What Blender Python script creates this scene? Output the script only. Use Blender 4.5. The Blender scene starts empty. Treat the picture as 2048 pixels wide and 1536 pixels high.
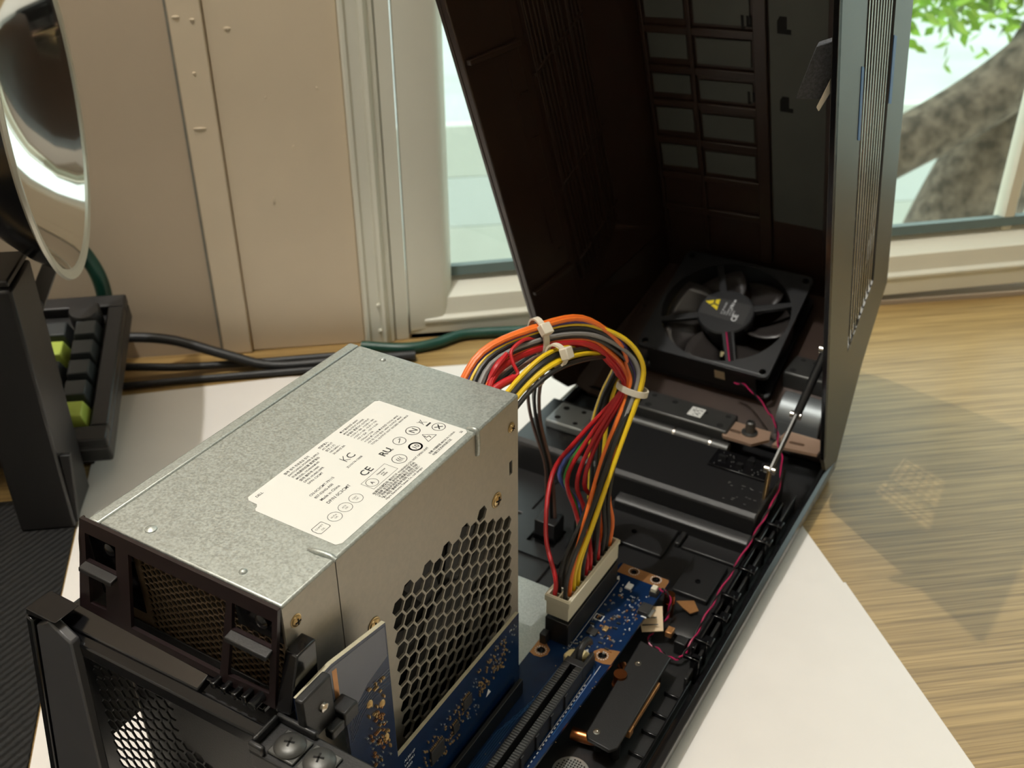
import bpy, bmesh, math, random
from mathutils import Vector, Matrix

random.seed(11)
scene = bpy.context.scene
COL = scene.collection
V = Vector
R = math.radians

# ------------------------------------------------------------------ frames
# Wall frame (mm): x along the window wall, y towards it, z above the table top.
# Case frame (mm): x across the case, y along it, z above the power supply's top face.
TABLE = 0.74
PH = R(38.768254)
CA, SA = math.cos(PH), math.sin(PH)


def wall_w(p):
    return V((p[0] * .001, p[1] * .001, p[2] * .001 + TABLE))


def case_w(p):
    return wall_w((CA * p[0] + SA * p[1], -SA * p[0] + CA * p[1], p[2] + 175.0))


FR = {'wall': (wall_w, 0.0), 'case': (case_w, -PH)}

# ------------------------------------------------------------------ camera
cam_d = bpy.data.cameras.new('camera')
cam = bpy.data.objects.new('camera', cam_d)
COL.objects.link(cam)
r_ = V((0.9902576795, -0.1391813475, -0.0042755915))
u_ = V((0.0758012231, 0.5130507324, 0.8550047489))
w_ = V((0.1168071177, 0.8469991137, -0.5186025441))
m3 = Matrix((r_, u_, -w_)).transposed()
cam.matrix_world = Matrix.Translation(wall_w((37.41426, -247.48682, 399.54093))) @ m3.to_4x4()
cam_d.sensor_fit = 'HORIZONTAL'
cam_d.sensor_width = 36.0
cam_d.lens = 36.0 * 2110.646 / 2048.0
cam_d.clip_start = 0.01
cam_d.clip_end = 100.0
cam_d.dof.use_dof = True
cam_d.dof.focus_distance = 0.385
cam_d.dof.aperture_fstop = 20.0
scene.camera = cam

# ------------------------------------------------------------------ sky, exposure
world = bpy.data.worlds.new('sky')
scene.world = world
world.use_nodes = True
bg = world.node_tree.nodes['Background']
bg.inputs['Color'].default_value = (0.87, 1.0, 0.985, 1)
bg.inputs['Strength'].default_value = 2.8
vs = scene.view_settings
vs.view_transform = 'Standard'
vs.look = 'None'
vs.gamma = 1.0
vs.use_curve_mapping = False
vs.exposure = -0.12
LAMP_POWER = 50.0
LAMP_COLOR = (1.0, 0.985, 0.95)
scene.cycles.max_bounces = 8
scene.cycles.transparent_max_bounces = 12
scene.cycles.caustics_reflective = False
scene.cycles.caustics_refractive = False
scene.cycles.sample_clamp_indirect = 6.0

# daylight portal in the window opening (guides sky sampling, gives no light of its own)
pl = bpy.data.lights.new('window_portal', 'AREA')
pl.shape = 'RECTANGLE'
pl.size, pl.size_y = 1.20, 1.10
po = bpy.data.objects.new('window_portal', pl)
po.matrix_world = Matrix.Translation(wall_w((655, 640, 555))) @ Matrix.Rotation(R(-90), 4, 'X')
COL.objects.link(po)
pl.cycles.is_portal = True


# ------------------------------------------------------------------ colours and materials
def lin(c):
    c /= 255.0
    return c / 12.92 if c <= .04045 else ((c + .055) / 1.055) ** 2.4


def rgb(r, g, b):
    return (lin(r), lin(g), lin(b), 1.0)


def mat(name, c, rough=.5, metal=0.0, var=0.0, vscale=60.0, vdetail=4.0, bump=0.0, bscale=400.0,
        spec=.5, coat=0.0, stretch=(1, 1, 1), c2=None, rvar=0.0, emit=0.0, trans=0.0, sss=0.0):
    m = bpy.data.materials.new(name)
    m.use_nodes = True
    nt = m.node_tree
    b = nt.nodes['Principled BSDF']
    b.inputs['Base Color'].default_value = rgb(*c)
    b.inputs['Roughness'].default_value = rough
    b.inputs['Metallic'].default_value = metal
    b.inputs['Specular IOR Level'].default_value = spec
    b.inputs['Coat Weight'].default_value = coat
    b.inputs['Coat Roughness'].default_value = .08
    b.inputs['Transmission Weight'].default_value = trans
    if sss:
        b.inputs['Subsurface Weight'].default_value = sss
        b.inputs['Subsurface Radius'].default_value = (.002, .002, .002)
    if emit:
        b.inputs['Emission Color'].default_value = rgb(*c)
        b.inputs['Emission Strength'].default_value = emit
    tc = nt.nodes.new('ShaderNodeTexCoord')
    mp = nt.nodes.new('ShaderNodeMapping')
    mp.inputs['Scale'].default_value = stretch
    nt.links.new(tc.outputs['Object'], mp.inputs['Vector'])
    n1 = nt.nodes.new('ShaderNodeTexNoise')
    n1.inputs['Scale'].default_value = vscale
    n1.inputs['Detail'].default_value = vdetail
    nt.links.new(mp.outputs['Vector'], n1.inputs['Vector'])
    if var or c2:
        rp = nt.nodes.new('ShaderNodeValToRGB')
        rp.color_ramp.elements[0].position = .34
        rp.color_ramp.elements[1].position = .66
        a = rgb(*c)
        if c2:
            e0, e1 = a, rgb(*c2)
        else:
            e0 = tuple(x * (1 - var) for x in a[:3]) + (1,)
            e1 = tuple(min(1, x * (1 + var)) for x in a[:3]) + (1,)
        rp.color_ramp.elements[0].color = e0
        rp.color_ramp.elements[1].color = e1
        nt.links.new(n1.outputs['Fac'], rp.inputs['Fac'])
        nt.links.new(rp.outputs['Color'], b.inputs['Base Color'])
    if rvar:
        mr = nt.nodes.new('ShaderNodeMapRange')
        mr.inputs['From Min'].default_value = .3
        mr.inputs['From Max'].default_value = .7
        mr.inputs['To Min'].default_value = max(.02, rough - rvar)
        mr.inputs['To Max'].default_value = min(1, rough + rvar)
        nt.links.new(n1.outputs['Fac'], mr.inputs['Value'])
        nt.links.new(mr.outputs['Result'], b.inputs['Roughness'])
    if bump:
        n2 = nt.nodes.new('ShaderNodeTexNoise')
        n2.inputs['Scale'].default_value = bscale
        n2.inputs['Detail'].default_value = 3
        nt.links.new(mp.outputs['Vector'], n2.inputs['Vector'])
        bp = nt.nodes.new('ShaderNodeBump')
        bp.inputs['Strength'].default_value = bump
        bp.inputs['Distance'].default_value = .0006
        nt.links.new(n2.outputs['Fac'], bp.inputs['Height'])
        nt.links.new(bp.outputs['Normal'], b.inputs['Normal'])
    return m


MT = {}
MT['wall'] = mat('painted_wall', (180, 164, 142), .55, var=.04, vscale=9, bump=.25, bscale=160)
MT['trimboard'] = mat('painted_board', (208, 192, 166), .38, var=.03, vscale=14, bump=.12, bscale=90)
MT['casing'] = mat('window_vinyl', (226, 224, 208), .35, var=.03, vscale=12)
MT['gasket'] = mat('window_gasket', (92, 108, 104), .5)
MT['wall_room'] = mat('pale_room_paint', (226, 223, 216), .8)
MT['caulk'] = mat('grey_caulk', (118, 116, 106), .8, var=.2, vscale=60)
MT['ceiling'] = mat('ceiling_paint', (232, 226, 214), .9)
MT['floor'] = mat('floor_boards', (138, 130, 120), .5, var=.15, vscale=6, stretch=(1, 8, 1))
MT['paper'] = mat('white_card', (234, 228, 222), .6, var=.015, vscale=30)
MT['galv'] = mat('galvanised_steel', (178, 183, 178), .46, metal=.75, var=.13, vscale=1150, vdetail=2, rvar=.10, bump=.10, bscale=1100)
MT['galv_side'] = mat('plain_zinc_steel', (178, 172, 160), .45, metal=.55, var=.05, vscale=500, rvar=.05)
MT['steel'] = mat('bright_steel', (206, 200, 190), .25, metal=1.0, var=.06, vscale=200)
MT['brass_screw'] = mat('yellow_zinc_screw', (196, 172, 128), .28, metal=1.0)
MT['dark'] = mat('dark_cavity', (14, 13, 12), .9)
MT['black_abs'] = mat('black_plastic', (24, 24, 25), .42, var=.06, vscale=300, bump=.12, bscale=1500)
MT['black_gloss'] = mat('glossy_black_plastic', (14, 14, 16), .16, var=.05, vscale=80)
MT['lid_in'] = mat('inner_lid_plastic', (52, 37, 28), .34, var=.08, vscale=50)
MT['lid_out'] = mat('charcoal_metallic_paint', (74, 74, 70), .40, metal=.35, var=.05, vscale=900, bump=.08, bscale=2000)
MT['slat'] = mat('satin_slat', (176, 176, 170), .22, metal=.9)
MT['maroon'] = mat('dark_bracket_paint', (30, 20, 21), .30, var=.08, vscale=120)
MT['bronze'] = mat('bronze_mesh', (128, 108, 84), .45, metal=.7)
MT['pcb'] = mat('blue_solder_mask', (9, 36, 72), .26, var=.14, vscale=160, vdetail=1, spec=.6)
MT['pcb_edge'] = mat('board_edge', (186, 178, 152), .6, var=.06, vscale=500)
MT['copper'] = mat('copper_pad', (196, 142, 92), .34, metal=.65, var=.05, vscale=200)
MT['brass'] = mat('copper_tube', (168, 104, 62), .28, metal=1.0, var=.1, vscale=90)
MT['gold'] = mat('solder_gold', (212, 176, 120), .35, metal=.7)
MT['tin'] = mat('tin_solder', (205, 205, 200), .3, metal=.8)
MT['silk'] = mat('white_print', (228, 230, 230), .6)
MT['chip'] = mat('chip_body', (44, 43, 42), .5)
MT['nylon'] = mat('natural_nylon', (226, 220, 198), .42, sss=.25)
MT['cream'] = mat('cream_sponge', (230, 212, 158), .7)
MT['label'] = mat('label_paper', (232, 232, 226), .45)
MT['ink'] = mat('label_ink', (36, 36, 36), .6)
MT['inkgrey'] = mat('label_ink_grey', (96, 96, 94), .6)
MT['tie'] = mat('clear_cable_tie', (222, 214, 196), .35, sss=.2)
MT['yellow_tri'] = mat('warning_yellow', (236, 212, 30), .5)
MT['silver_tape'] = mat('silver_foil', (150, 156, 158), .5, metal=.7)
MT['kapton'] = mat('tan_label', (214, 190, 156), .5)
MT['foam'] = mat('grey_foam', (70, 72, 76), .95, var=.3, vscale=900, bump=.6, bscale=1500)
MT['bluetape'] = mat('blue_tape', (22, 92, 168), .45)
for nm, c in dict(orange=(236, 116, 40), yellow=(232, 196, 30), red=(184, 28, 34), black=(26, 25, 25), grey=(134, 132, 130),
                  purple=(66, 44, 122), green=(52, 132, 52), blue=(70, 84, 150), brown=(118, 88, 76), pink=(160, 26, 76),
                  darkgreen=(22, 66, 54)).items():
    MT['w_' + nm] = mat('wire_' + nm, c, .38, var=.03, vscale=200)
MT['chrome'] = mat('polished_chrome', (214, 212, 206), .07, metal=1.0)
MT['chrome_rim'] = mat('satin_rim', (206, 204, 190), .35, metal=.6)
MT['powder'] = mat('black_powder_coat', (30, 29, 29), .42, bump=.1, bscale=900)
MT['keydark'] = mat('dark_keycap', (46, 50, 52), .5)
MT['keylime'] = mat('lime_keycap', (178, 196, 84), .5)
MT['rubber'] = mat('black_cable', (22, 22, 23), .5)
MT['bark'] = mat('tree_bark', (128, 114, 100), .95, c2=(66, 60, 52), vscale=42, vdetail=8, bump=1.0, bscale=40)
MT['leaf'] = mat('green_leaf', (168, 206, 74), .6, var=.35, vscale=20)
MT['conc'] = mat('pale_concrete', (186, 190, 184), .9, var=.10, vscale=2)
MT['outwood'] = mat('weathered_boards', (212, 214, 204), .9, var=.04, vscale=6)
MT['outwhite'] = mat('white_siding', (214, 218, 214), .8)


def wood_material():
    m = mat('oak_laminate', (176, 148, 104), .34)
    nt = m.node_tree
    b = nt.nodes['Principled BSDF']
    tc = nt.nodes.new('ShaderNodeTexCoord')
    def nz(scale, stretch, detail, dist=0.0):
        mp = nt.nodes.new('ShaderNodeMapping')
        mp.inputs['Scale'].default_value = stretch
        mp.inputs['Rotation'].default_value = (0, 0, R(-2))
        nt.links.new(tc.outputs['Object'], mp.inputs['Vector'])
        n = nt.nodes.new('ShaderNodeTexNoise')
        n.inputs['Scale'].default_value = scale
        n.inputs['Detail'].default_value = detail
        n.inputs['Distortion'].default_value = dist
        nt.links.new(mp.outputs['Vector'], n.inputs['Vector'])
        return n
    fine = nz(1.0, (12, 620, 1), 6, .5)
    broad = nz(1.0, (2.6, 60, 1), 5, 1.4)
    r1 = nt.nodes.new('ShaderNodeValToRGB')
    r1.color_ramp.elements[0].position = .3
    r1.color_ramp.elements[0].color = rgb(122, 96, 56)
    r1.color_ramp.elements[1].position = .62
    r1.color_ramp.elements[1].color = rgb(176, 146, 94)
    nt.links.new(fine.outputs['Fac'], r1.inputs['Fac'])
    r2 = nt.nodes.new('ShaderNodeValToRGB')
    r2.color_ramp.elements[0].position = .36
    r2.color_ramp.elements[0].color = (.84, .82, .78, 1)
    r2.color_ramp.elements[1].position = .56
    r2.color_ramp.elements[1].color = (1, 1, 1, 1)
    nt.links.new(broad.outputs['Fac'], r2.inputs['Fac'])
    mx = nt.nodes.new('ShaderNodeMix')
    mx.data_type = 'RGBA'
    mx.blend_type = 'MULTIPLY'
    mx.inputs['Factor'].default_value = 1.0
    nt.links.new(r1.outputs['Color'], mx.inputs['A'])
    nt.links.new(r2.outputs['Color'], mx.inputs['B'])
    nt.links.new(mx.outputs['Result'], b.inputs['Base Color'])
    bp = nt.nodes.new('ShaderNodeBump')
    bp.inputs['Strength'].default_value = .25
    bp.inputs['Distance'].default_value = .0004
    nt.links.new(fine.outputs['Fac'], bp.inputs['Height'])
    nt.links.new(bp.outputs['Normal'], b.inputs['Normal'])
    return m


MT['oak'] = wood_material()


def carbon_material():
    m = mat('ribbed_black_vinyl', (22, 22, 22), .68, spec=.3)
    nt = m.node_tree
    b = nt.nodes['Principled BSDF']
    tc = nt.nodes.new('ShaderNodeTexCoord')
    mp = nt.nodes.new('ShaderNodeMapping')
    mp.inputs['Rotation'].default_value = (0, 0, R(38))
    nt.links.new(tc.outputs['Object'], mp.inputs['Vector'])
    w = nt.nodes.new('ShaderNodeTexWave')
    w.inputs['Scale'].default_value = 78
    w.inputs['Distortion'].default_value = 1.5
    w.inputs['Detail'].default_value = 2
    w.inputs['Detail Scale'].default_value = 4
    nt.links.new(mp.outputs['Vector'], w.inputs['Vector'])
    rp = nt.nodes.new('ShaderNodeValToRGB')
    rp.color_ramp.elements[0].color = rgb(7, 7, 7)
    rp.color_ramp.elements[1].color = rgb(22, 21, 20)
    nt.links.new(w.outputs['Fac'], rp.inputs['Fac'])
    nt.links.new(rp.outputs['Color'], b.inputs['Base Color'])
    bp = nt.nodes.new('ShaderNodeBump')
    bp.inputs['Strength'].default_value = .6
    bp.inputs['Distance'].default_value = .0008
    nt.links.new(w.outputs['Fac'], bp.inputs['Height'])
    nt.links.new(bp.outputs['Normal'], b.inputs['Normal'])
    return m


MT['carbon'] = carbon_material()


def pane_material(name, tint, gloss=.06, veil=0.0):
    m = bpy.data.materials.new(name)
    m.use_nodes = True
    nt = m.node_tree
    nt.nodes.clear()
    out = nt.nodes.new('ShaderNodeOutputMaterial')
    t = nt.nodes.new('ShaderNodeBsdfTransparent')
    t.inputs['Color'].default_value = tint
    g = nt.nodes.new('ShaderNodeBsdfGlossy')
    g.inputs['Roughness'].default_value = .02
    mx = nt.nodes.new('ShaderNodeMixShader')
    mx.inputs['Fac'].default_value = gloss
    nt.links.new(t.outputs[0], mx.inputs[1])
    nt.links.new(g.outputs[0], mx.inputs[2])
    last = mx
    if veil:
        d = nt.nodes.new('ShaderNodeBsdfDiffuse')
        d.inputs['Color'].default_value = (.42, .44, .42, 1)
        m2 = nt.nodes.new('ShaderNodeMixShader')
        m2.inputs['Fac'].default_value = veil
        nt.links.new(mx.outputs[0], m2.inputs[1])
        nt.links.new(d.outputs[0], m2.inputs[2])
        last = m2
    nt.links.new(last.outputs[0], out.inputs['Surface'])
    return m


MT['glass'] = pane_material('window_glass', (.95, .99, .97, 1))
MT['screen'] = pane_material('insect_screen', (.97, 1, .99, 1), 0.0, .12)


# ------------------------------------------------------------------ mesh builder
def catmull(pts, n=6):
    P = [V(p) for p in pts]
    if len(P) < 3:
        return P
    E = [P[0] * 2 - P[1]] + P + [P[-1] * 2 - P[-2]]
    out = []
    for i in range(1, len(E) - 2):
        a, b, c, d = E[i - 1:i + 3]
        for k in range(n):
            t = k / n
            out.append(.5 * ((2 * b) + (c - a) * t + (2 * a - 5 * b + 4 * c - d) * t * t + (3 * b - a - 3 * c + d) * t ** 3))
    out.append(P[-1])
    return out


class MB:
    def __init__(self):
        self.v = []
        self.f = []

    def add(self, vs_, fs_):
        o = len(self.v)
        self.v += [V(x) for x in vs_]
        self.f += [tuple(i + o for i in f) for f in fs_]
        return self

    def box(self, x0, y0, z0, x1, y1, z1):
        c = [(x, y, z) for z in (z0, z1) for y in (y0, y1) for x in (x0, x1)]
        return self.add(c, [(0, 2, 3, 1), (4, 5, 7, 6), (0, 1, 5, 4), (2, 6, 7, 3), (0, 4, 6, 2), (1, 3, 7, 5)])

    def obox(self, c, ax, ay, az):
        c, ax, ay, az = V(c), V(ax), V(ay), V(az)
        p = [c + ax * i + ay * j + az * k for k in (-1, 1) for j in (-1, 1) for i in (-1, 1)]
        return self.add(p, [(0, 2, 3, 1), (4, 5, 7, 6), (0, 1, 5, 4), (2, 6, 7, 3), (0, 4, 6, 2), (1, 3, 7, 5)])

    def extr(self, poly, vec):
        n = len(poly)
        vec = V(vec)
        a = [V(p) for p in poly]
        fs_ = [tuple(range(n))[::-1], tuple(range(n, 2 * n))]
        fs_ += [(i, (i + 1) % n, n + (i + 1) % n, n + i) for i in range(n)]
        return self.add(a + [p + vec for p in a], fs_)

    def cyl(self, p0, p1, r0, r1=None, n=16):
        p0, p1 = V(p0), V(p1)
        r1 = r0 if r1 is None else r1
        d = (p1 - p0).normalized()
        a = d.orthogonal().normalized()
        b = d.cross(a)
        vs_ = []
        for p, r in ((p0, r0), (p1, r1)):
            vs_ += [p + (a * math.cos(6.28318 * k / n) + b * math.sin(6.28318 * k / n)) * r for k in range(n)]
        fs_ = [tuple(range(n))[::-1], tuple(range(n, 2 * n))]
        fs_ += [(i, (i + 1) % n, n + (i + 1) % n, n + i) for i in range(n)]
        return self.add(vs_, fs_)

    def tube(self, pts, r, n=8, sub=6, smooth=True):
        P = catmull(pts, sub) if smooth else [V(p) for p in pts]
        vs_, fs_ = [], []
        t = (P[1] - P[0]).normalized()
        a = t.orthogonal().normalized()
        for i, p in enumerate(P):
            t = ((P[min(i + 1, len(P) - 1)] - P[max(i - 1, 0)])).normalized()
            a = (a - t * a.dot(t)).normalized()
            b = t.cross(a)
            rr = r[i] if isinstance(r, (list, tuple)) else r
            vs_ += [p + (a * math.cos(6.28318 * k / n) + b * math.sin(6.28318 * k / n)) * rr for k in range(n)]
            if i:
                o = (i - 1) * n
                fs_ += [(o + k, o + (k + 1) % n, o + n + (k + 1) % n, o + n + k) for k in range(n)]
        fs_ += [tuple(range(n))[::-1], tuple(range(len(vs_) - n, len(vs_)))]
        return self.add(vs_, fs_)

    def lathe(self, prof, o, ax, n=24, close=False):
        o, ax = V(o), V(ax).normalized()
        a = ax.orthogonal().normalized()
        b = ax.cross(a)
        vs_, fs_ = [], []
        for r, h in prof:
            vs_ += [o + ax * h + (a * math.cos(6.28318 * k / n) + b * math.sin(6.28318 * k / n)) * max(r, 1e-4) for k in range(n)]
        m = len(prof)
        for i in range(m - 1 + (1 if close else 0)):
            j = (i + 1) % m
            fs_ += [(i * n + k, i * n + (k + 1) % n, j * n + (k + 1) % n, j * n + k) for k in range(n)]
        return self.add(vs_, fs_)

    def ring(self, c, ax, R0, r, n=20, m=8):
        prof = [(R0 + r * math.cos(6.28318 * k / m), r * math.sin(6.28318 * k / m)) for k in range(m)]
        return self.lathe(prof, c, ax, n, True)

    def ball(self, c, r, n=10, m=6):
        return self.lathe([(r * math.sin(math.pi * k / m), -r * math.cos(math.pi * k / m)) for k in range(m + 1)], c, (0, 0, 1), n)


def curve_mesh(kind, build, mapf):
    cu = bpy.data.curves.new('tmp', kind)
    build(cu)
    ob = bpy.data.objects.new('tmp', cu)
    COL.objects.link(ob)
    dg = bpy.context.evaluated_depsgraph_get()
    me = bpy.data.meshes.new_from_object(ob.evaluated_get(dg))
    vs_ = [mapf(v.co.x, v.co.y, v.co.z) for v in me.vertices]
    fs_ = [tuple(p.vertices) for p in me.polygons]
    bpy.data.meshes.remove(me)
    bpy.data.objects.remove(ob)
    bpy.data.curves.remove(cu)
    return vs_, fs_


def plate(mb, outline, holes, mapf, t):
    """flat plate with holes; mapf(a, b, h) gives the point, h in -t/2..t/2"""
    def build(cu):
        cu.dimensions = '2D'
        cu.fill_mode = 'BOTH'
        cu.extrude = t / 2
        for poly in [outline] + list(holes):
            s = cu.splines.new('POLY')
            s.points.add(len(poly) - 1)
            for p, q in zip(s.points, poly):
                p.co = (q[0], q[1], 0, 1)
            s.use_cyclic_u = True
    mb.add(*curve_mesh('CURVE', build, mapf))
    return mb


def text(mb, body, size, mapf, align='LEFT', shear=0.0, off=0.0):
    def build(cu):
        cu.body = body
        cu.size = size
        cu.align_x = align
        cu.resolution_u = 2
        cu.offset = off
    mb.add(*curve_mesh('FONT', build, mapf))
    return mb


def hexa(cx, cy, r, rot=0.0, n=6):
    return [(cx + r * math.cos(R(60 * k) + rot), cy + r * math.sin(R(60 * k) + rot)) for k in range(n)]


def circ(cx, cy, r, n=20):
    return [(cx + r * math.cos(6.28318 * k / n), cy + r * math.sin(6.28318 * k / n)) for k in range(n)]


# ------------------------------------------------------------------ objects
ORG = {}


def mesh_of(name, mb, org, smooth=True, sharp=38):
    me = bpy.data.meshes.new(name)
    o = V(org)
    me.from_pydata([((p - o) * .001)[:] for p in mb.v], [], mb.f)
    bm = bmesh.new()
    bm.from_mesh(me)
    bmesh.ops.recalc_face_normals(bm, faces=bm.faces)
    bm.to_mesh(me)
    bm.free()
    if smooth:
        me.polygons.foreach_set('use_smooth', [True] * len(me.polygons))
        me.set_sharp_from_angle(angle=R(sharp))
    me.update()
    return me


def tag(o, label=None, cat=None, group=None, kind=None):
    if label: o['label'] = label
    if cat: o['category'] = cat
    if group: o['group'] = group
    if kind: o['kind'] = kind
    return o


def thing(name, label, cat, frame, org, group=None):
    o = bpy.data.objects.new(name, None)
    o.empty_display_size = .01
    COL.objects.link(o)
    f, rz = FR[frame]
    o.location = f(org)
    o.rotation_euler = (0, 0, rz)
    ORG[o.name] = V(org)
    return tag(o, label, cat, group)


def bevel(o, w, seg=2):
    b = o.modifiers.new('bevel', 'BEVEL')
    b.width = w * .001
    b.segments = seg
    b.limit_method = 'ANGLE'
    b.angle_limit = R(40)
    return o


def part(name, mb, m, parent, bev=0.0, label=None, kind=None, smooth=True, seg=2):
    me = mesh_of(name, mb, ORG[parent.name], smooth)
    me.materials.append(MT[m] if isinstance(m, str) else m)
    o = bpy.data.objects.new(name, me)
    COL.objects.link(o)
    o.parent = parent
    ORG[o.name] = ORG[parent.name]
    if bev: bevel(o, bev, seg)
    return tag(o, label, kind=kind)


def again(o, d, parent=None, rot=None):
    """a copy of a part moved by d mm inside its thing, sharing mesh data"""
    c = o.copy()
    COL.objects.link(c)
    c.parent = parent or o.parent
    c.location = V(d) * .001
    if rot: c.rotation_euler = rot
    ORG[c.name] = ORG[c.parent.name]
    return c


def solo(name, mb, m, frame, org, label, cat, bev=0.0, group=None, kind=None, smooth=True):
    me = mesh_of(name, mb, org, smooth)
    me.materials.append(MT[m] if isinstance(m, str) else m)
    o = bpy.data.objects.new(name, me)
    COL.objects.link(o)
    f, rz = FR[frame]
    o.location = f(org)
    o.rotation_euler = (0, 0, rz)
    ORG[o.name] = V(org)
    if bev: bevel(o, bev)
    return tag(o, label, cat, group, kind)

# ================================================================== the room
def box_mb(*a):
    return MB().box(*a)


X0, X1, Y0, YW, Z0, Z1 = -1500, 1900, -2300, 487, -740, 1760
solo('floor', box_mb(X0, Y0, Z0 - 30, X1, YW + 150, Z0), 'floor', 'wall', (0, -900, Z0), 'brown boarded floor of the room', None, kind='structure')
solo('ceiling', box_mb(X0, Y0, Z1, X1, YW + 150, Z1 + 30), 'ceiling', 'wall', (0, -900, Z1), 'white painted ceiling', None, kind='structure')
solo('wall_left', box_mb(X0 - 80, Y0, Z0, X0, YW + 150, Z1), 'wall_room', 'wall', (X0, -900, Z0), 'beige painted side wall', None, kind='structure')
solo('wall_right', box_mb(X1, Y0, Z0, X1 + 80, YW + 150, Z1), 'wall_room', 'wall', (X1, -900, Z0), 'beige painted side wall', None, kind='structure')
solo('wall_front', box_mb(X0, Y0 - 80, Z0, X1, Y0, Z1), 'wall_room', 'wall', (0, Y0, Z0), 'beige painted wall behind the viewer', None, kind='structure')
mb = plate(MB(), [(X0, Z0), (X1, Z0), (X1, Z1), (X0, Z1)], [[(40, 3), (1270, 3), (1270, 1110), (40, 1110)]],
           lambda a, b, h: V((a, YW + 60 + h, b)), 120)
solo('wall_back', mb, 'wall', 'wall', (0, YW, Z0), 'beige painted wall with the window in it', None, kind='structure')

# painted boards left of the window
t = solo('trim_1', MB().box(-85, 480, .3, -63.4, 487, 1105), 'trimboard', 'wall', (-74, 487, 0), 'narrow painted board with a dark gap at its left edge', None, kind='structure', bev=.8)
solo('trim_3', MB().box(-87.6, 486, .3, -85.2, 487.4, 1105), 'caulk', 'wall', (-86, 487, 0), 'grey caulk line beside the narrow board', None, kind='structure')
t = solo('trim_2', MB().box(-63.2, 483, .3, 22.8, 487, 1105), 'trimboard', 'wall', (-20, 487, 0), 'wide painted board beside the window casing', None, kind='structure', bev=.8)
mbp = MB()
for (bx, bz, sx, sz) in ((-33, 121, 1.2, 3.2), (-49, 241, 2.4, 1.2), (-28, 90, .8, .8), (-15, 160, .7, .7), (5, 200, .8, .8), (-30, 195, .6, .9), (10, 60, .9, .7)):
    mbp.lathe([(1, -.1), (.9, .25), (.4, .5), (0, .55)], (0, 0, 0), (0, -1, 0), 10)
    k = len(mbp.v) - 40
    for i in range(k, len(mbp.v)):
        q = mbp.v[i]
        mbp.v[i] = V((bx + q.x * sx, 483 + q.y * 1.3, bz + q.z * sz))
part('paint_blob', mbp, 'trimboard', t, kind='stuff')
mbp = MB()
for (bx, bz, sx, sz) in ((-76, 176.5, 4.6, .9), (-80, 250, 2.6, 1.0), (-70, 248, 1.6, .9), (-74, 214, 1.2, .6)):
    mbp.lathe([(1, -.1), (.9, .25), (.4, .5), (0, .55)], (0, 0, 0), (0, -1, 0), 10)
    for i in range(len(mbp.v) - 40, len(mbp.v)):
        q = mbp.v[i]
        mbp.v[i] = V((bx + q.x * sx, 480 + q.y * 1.6, bz + q.z * sz))
part('paint_blob', mbp, 'trimboard', bpy.data.objects['trim_1'], kind='stuff')

# ---- window
SL = .028                      # the old frame's rails run very slightly out of level


def rail(mb, x0, x1, prof):
    """bar along x with a (y, z) profile"""
    a = [V((x0, y, z + SL * (x0 - 98))) for y, z in prof]
    b = [V((x1, y, z + SL * (x1 - 98))) for y, z in prof]
    n = len(prof)
    return mb.add(a + b, [tuple(range(n))[::-1], tuple(range(n, 2 * n))] + [(i, (i + 1) % n, n + (i + 1) % n, n + i) for i in range(n)])


def stile(mb, prof, z0, z1):
    return mb.extr([V((x, y, z0)) for x, y in prof], (0, 0, z1 - z0))


win = thing('window_1', 'white vinyl window with an insect screen behind the open case', None, 'wall', (650, 487, 0))
win['kind'] = 'structure'
mb = MB()
stile(mb, [(23, 487), (23, 478), (24.5, 476.5), (27, 476.5), (28, 478.5), (36, 479.5), (37, 477.5), (40, 477), (42, 481), (46, 482), (47, 487)], .3, 1130)
stile(mb, [(47, 487), (47, 483.5), (57.2, 484.5), (57.2, 520), (47, 520)], .3, 1130)
part('casing', mb, 'casing', win, .4)
mb = MB()
for z in (34, 12, 330, 700):
    mb.lathe([(1.6, -1), (1.5, .6), (.8, 1.2), (0, 1.3)], (35, 479, z), (0, -1, 0), 12)
part('nail_head', mb, 'casing', win)
mb = MB()
stile(mb, [(58.4, 486), (84, 488), (88, 490), (93, 499), (93, 512), (58.4, 512)], 6, 1100)
part('sash_stile', mb, 'casing', win, .5)
mb = MB()
stile(mb, [(548, 506), (551, 502), (559, 502), (562, 506), (562, 514), (548, 514)], 40, 1100)
part('meeting_stile', mb, 'casing', win, .4)
mb = MB()
rail(mb, 58.4, 1260, [(487, -2), (487, 12), (520, 12), (520, -2)])
part('lower_frame', mb, 'casing', win, .5)
mb = MB()
rail(mb, 70, 1260, [(486, 12.4), (486, 15), (489, 17.5), (491, 31), (495, 34), (507, 45), (520, 45), (520, 12.4)])
part('sash_rail', mb, 'casing', win, .5)
mb = MB()
rail(mb, 93, 1260, [(500, 45), (502, 52), (508, 52), (508, 45)])
part('gasket', mb, 'gasket', win)
for x0, x1 in ((90, 550), (560, 1255)):
    part('pane', MB().add([(x0, 505, 44), (x1, 505, 44), (x1, 505, 1100), (x0, 505, 1100)], [(0, 1, 2, 3)]), 'glass', win)
part('insect_screen', MB().add([(92, 516, 44), (1255, 516, 44), (1255, 516, 1100), (92, 516, 1100)], [(0, 1, 2, 3)]), 'screen', win)
part('head_frame', MB().box(47, 484, 1098, 1270, 520, 1120), 'casing', win, .5)
part('sash_stile', MB().box(1235, 486, 6, 1270, 520, 1100), 'casing', win, .5)

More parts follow.
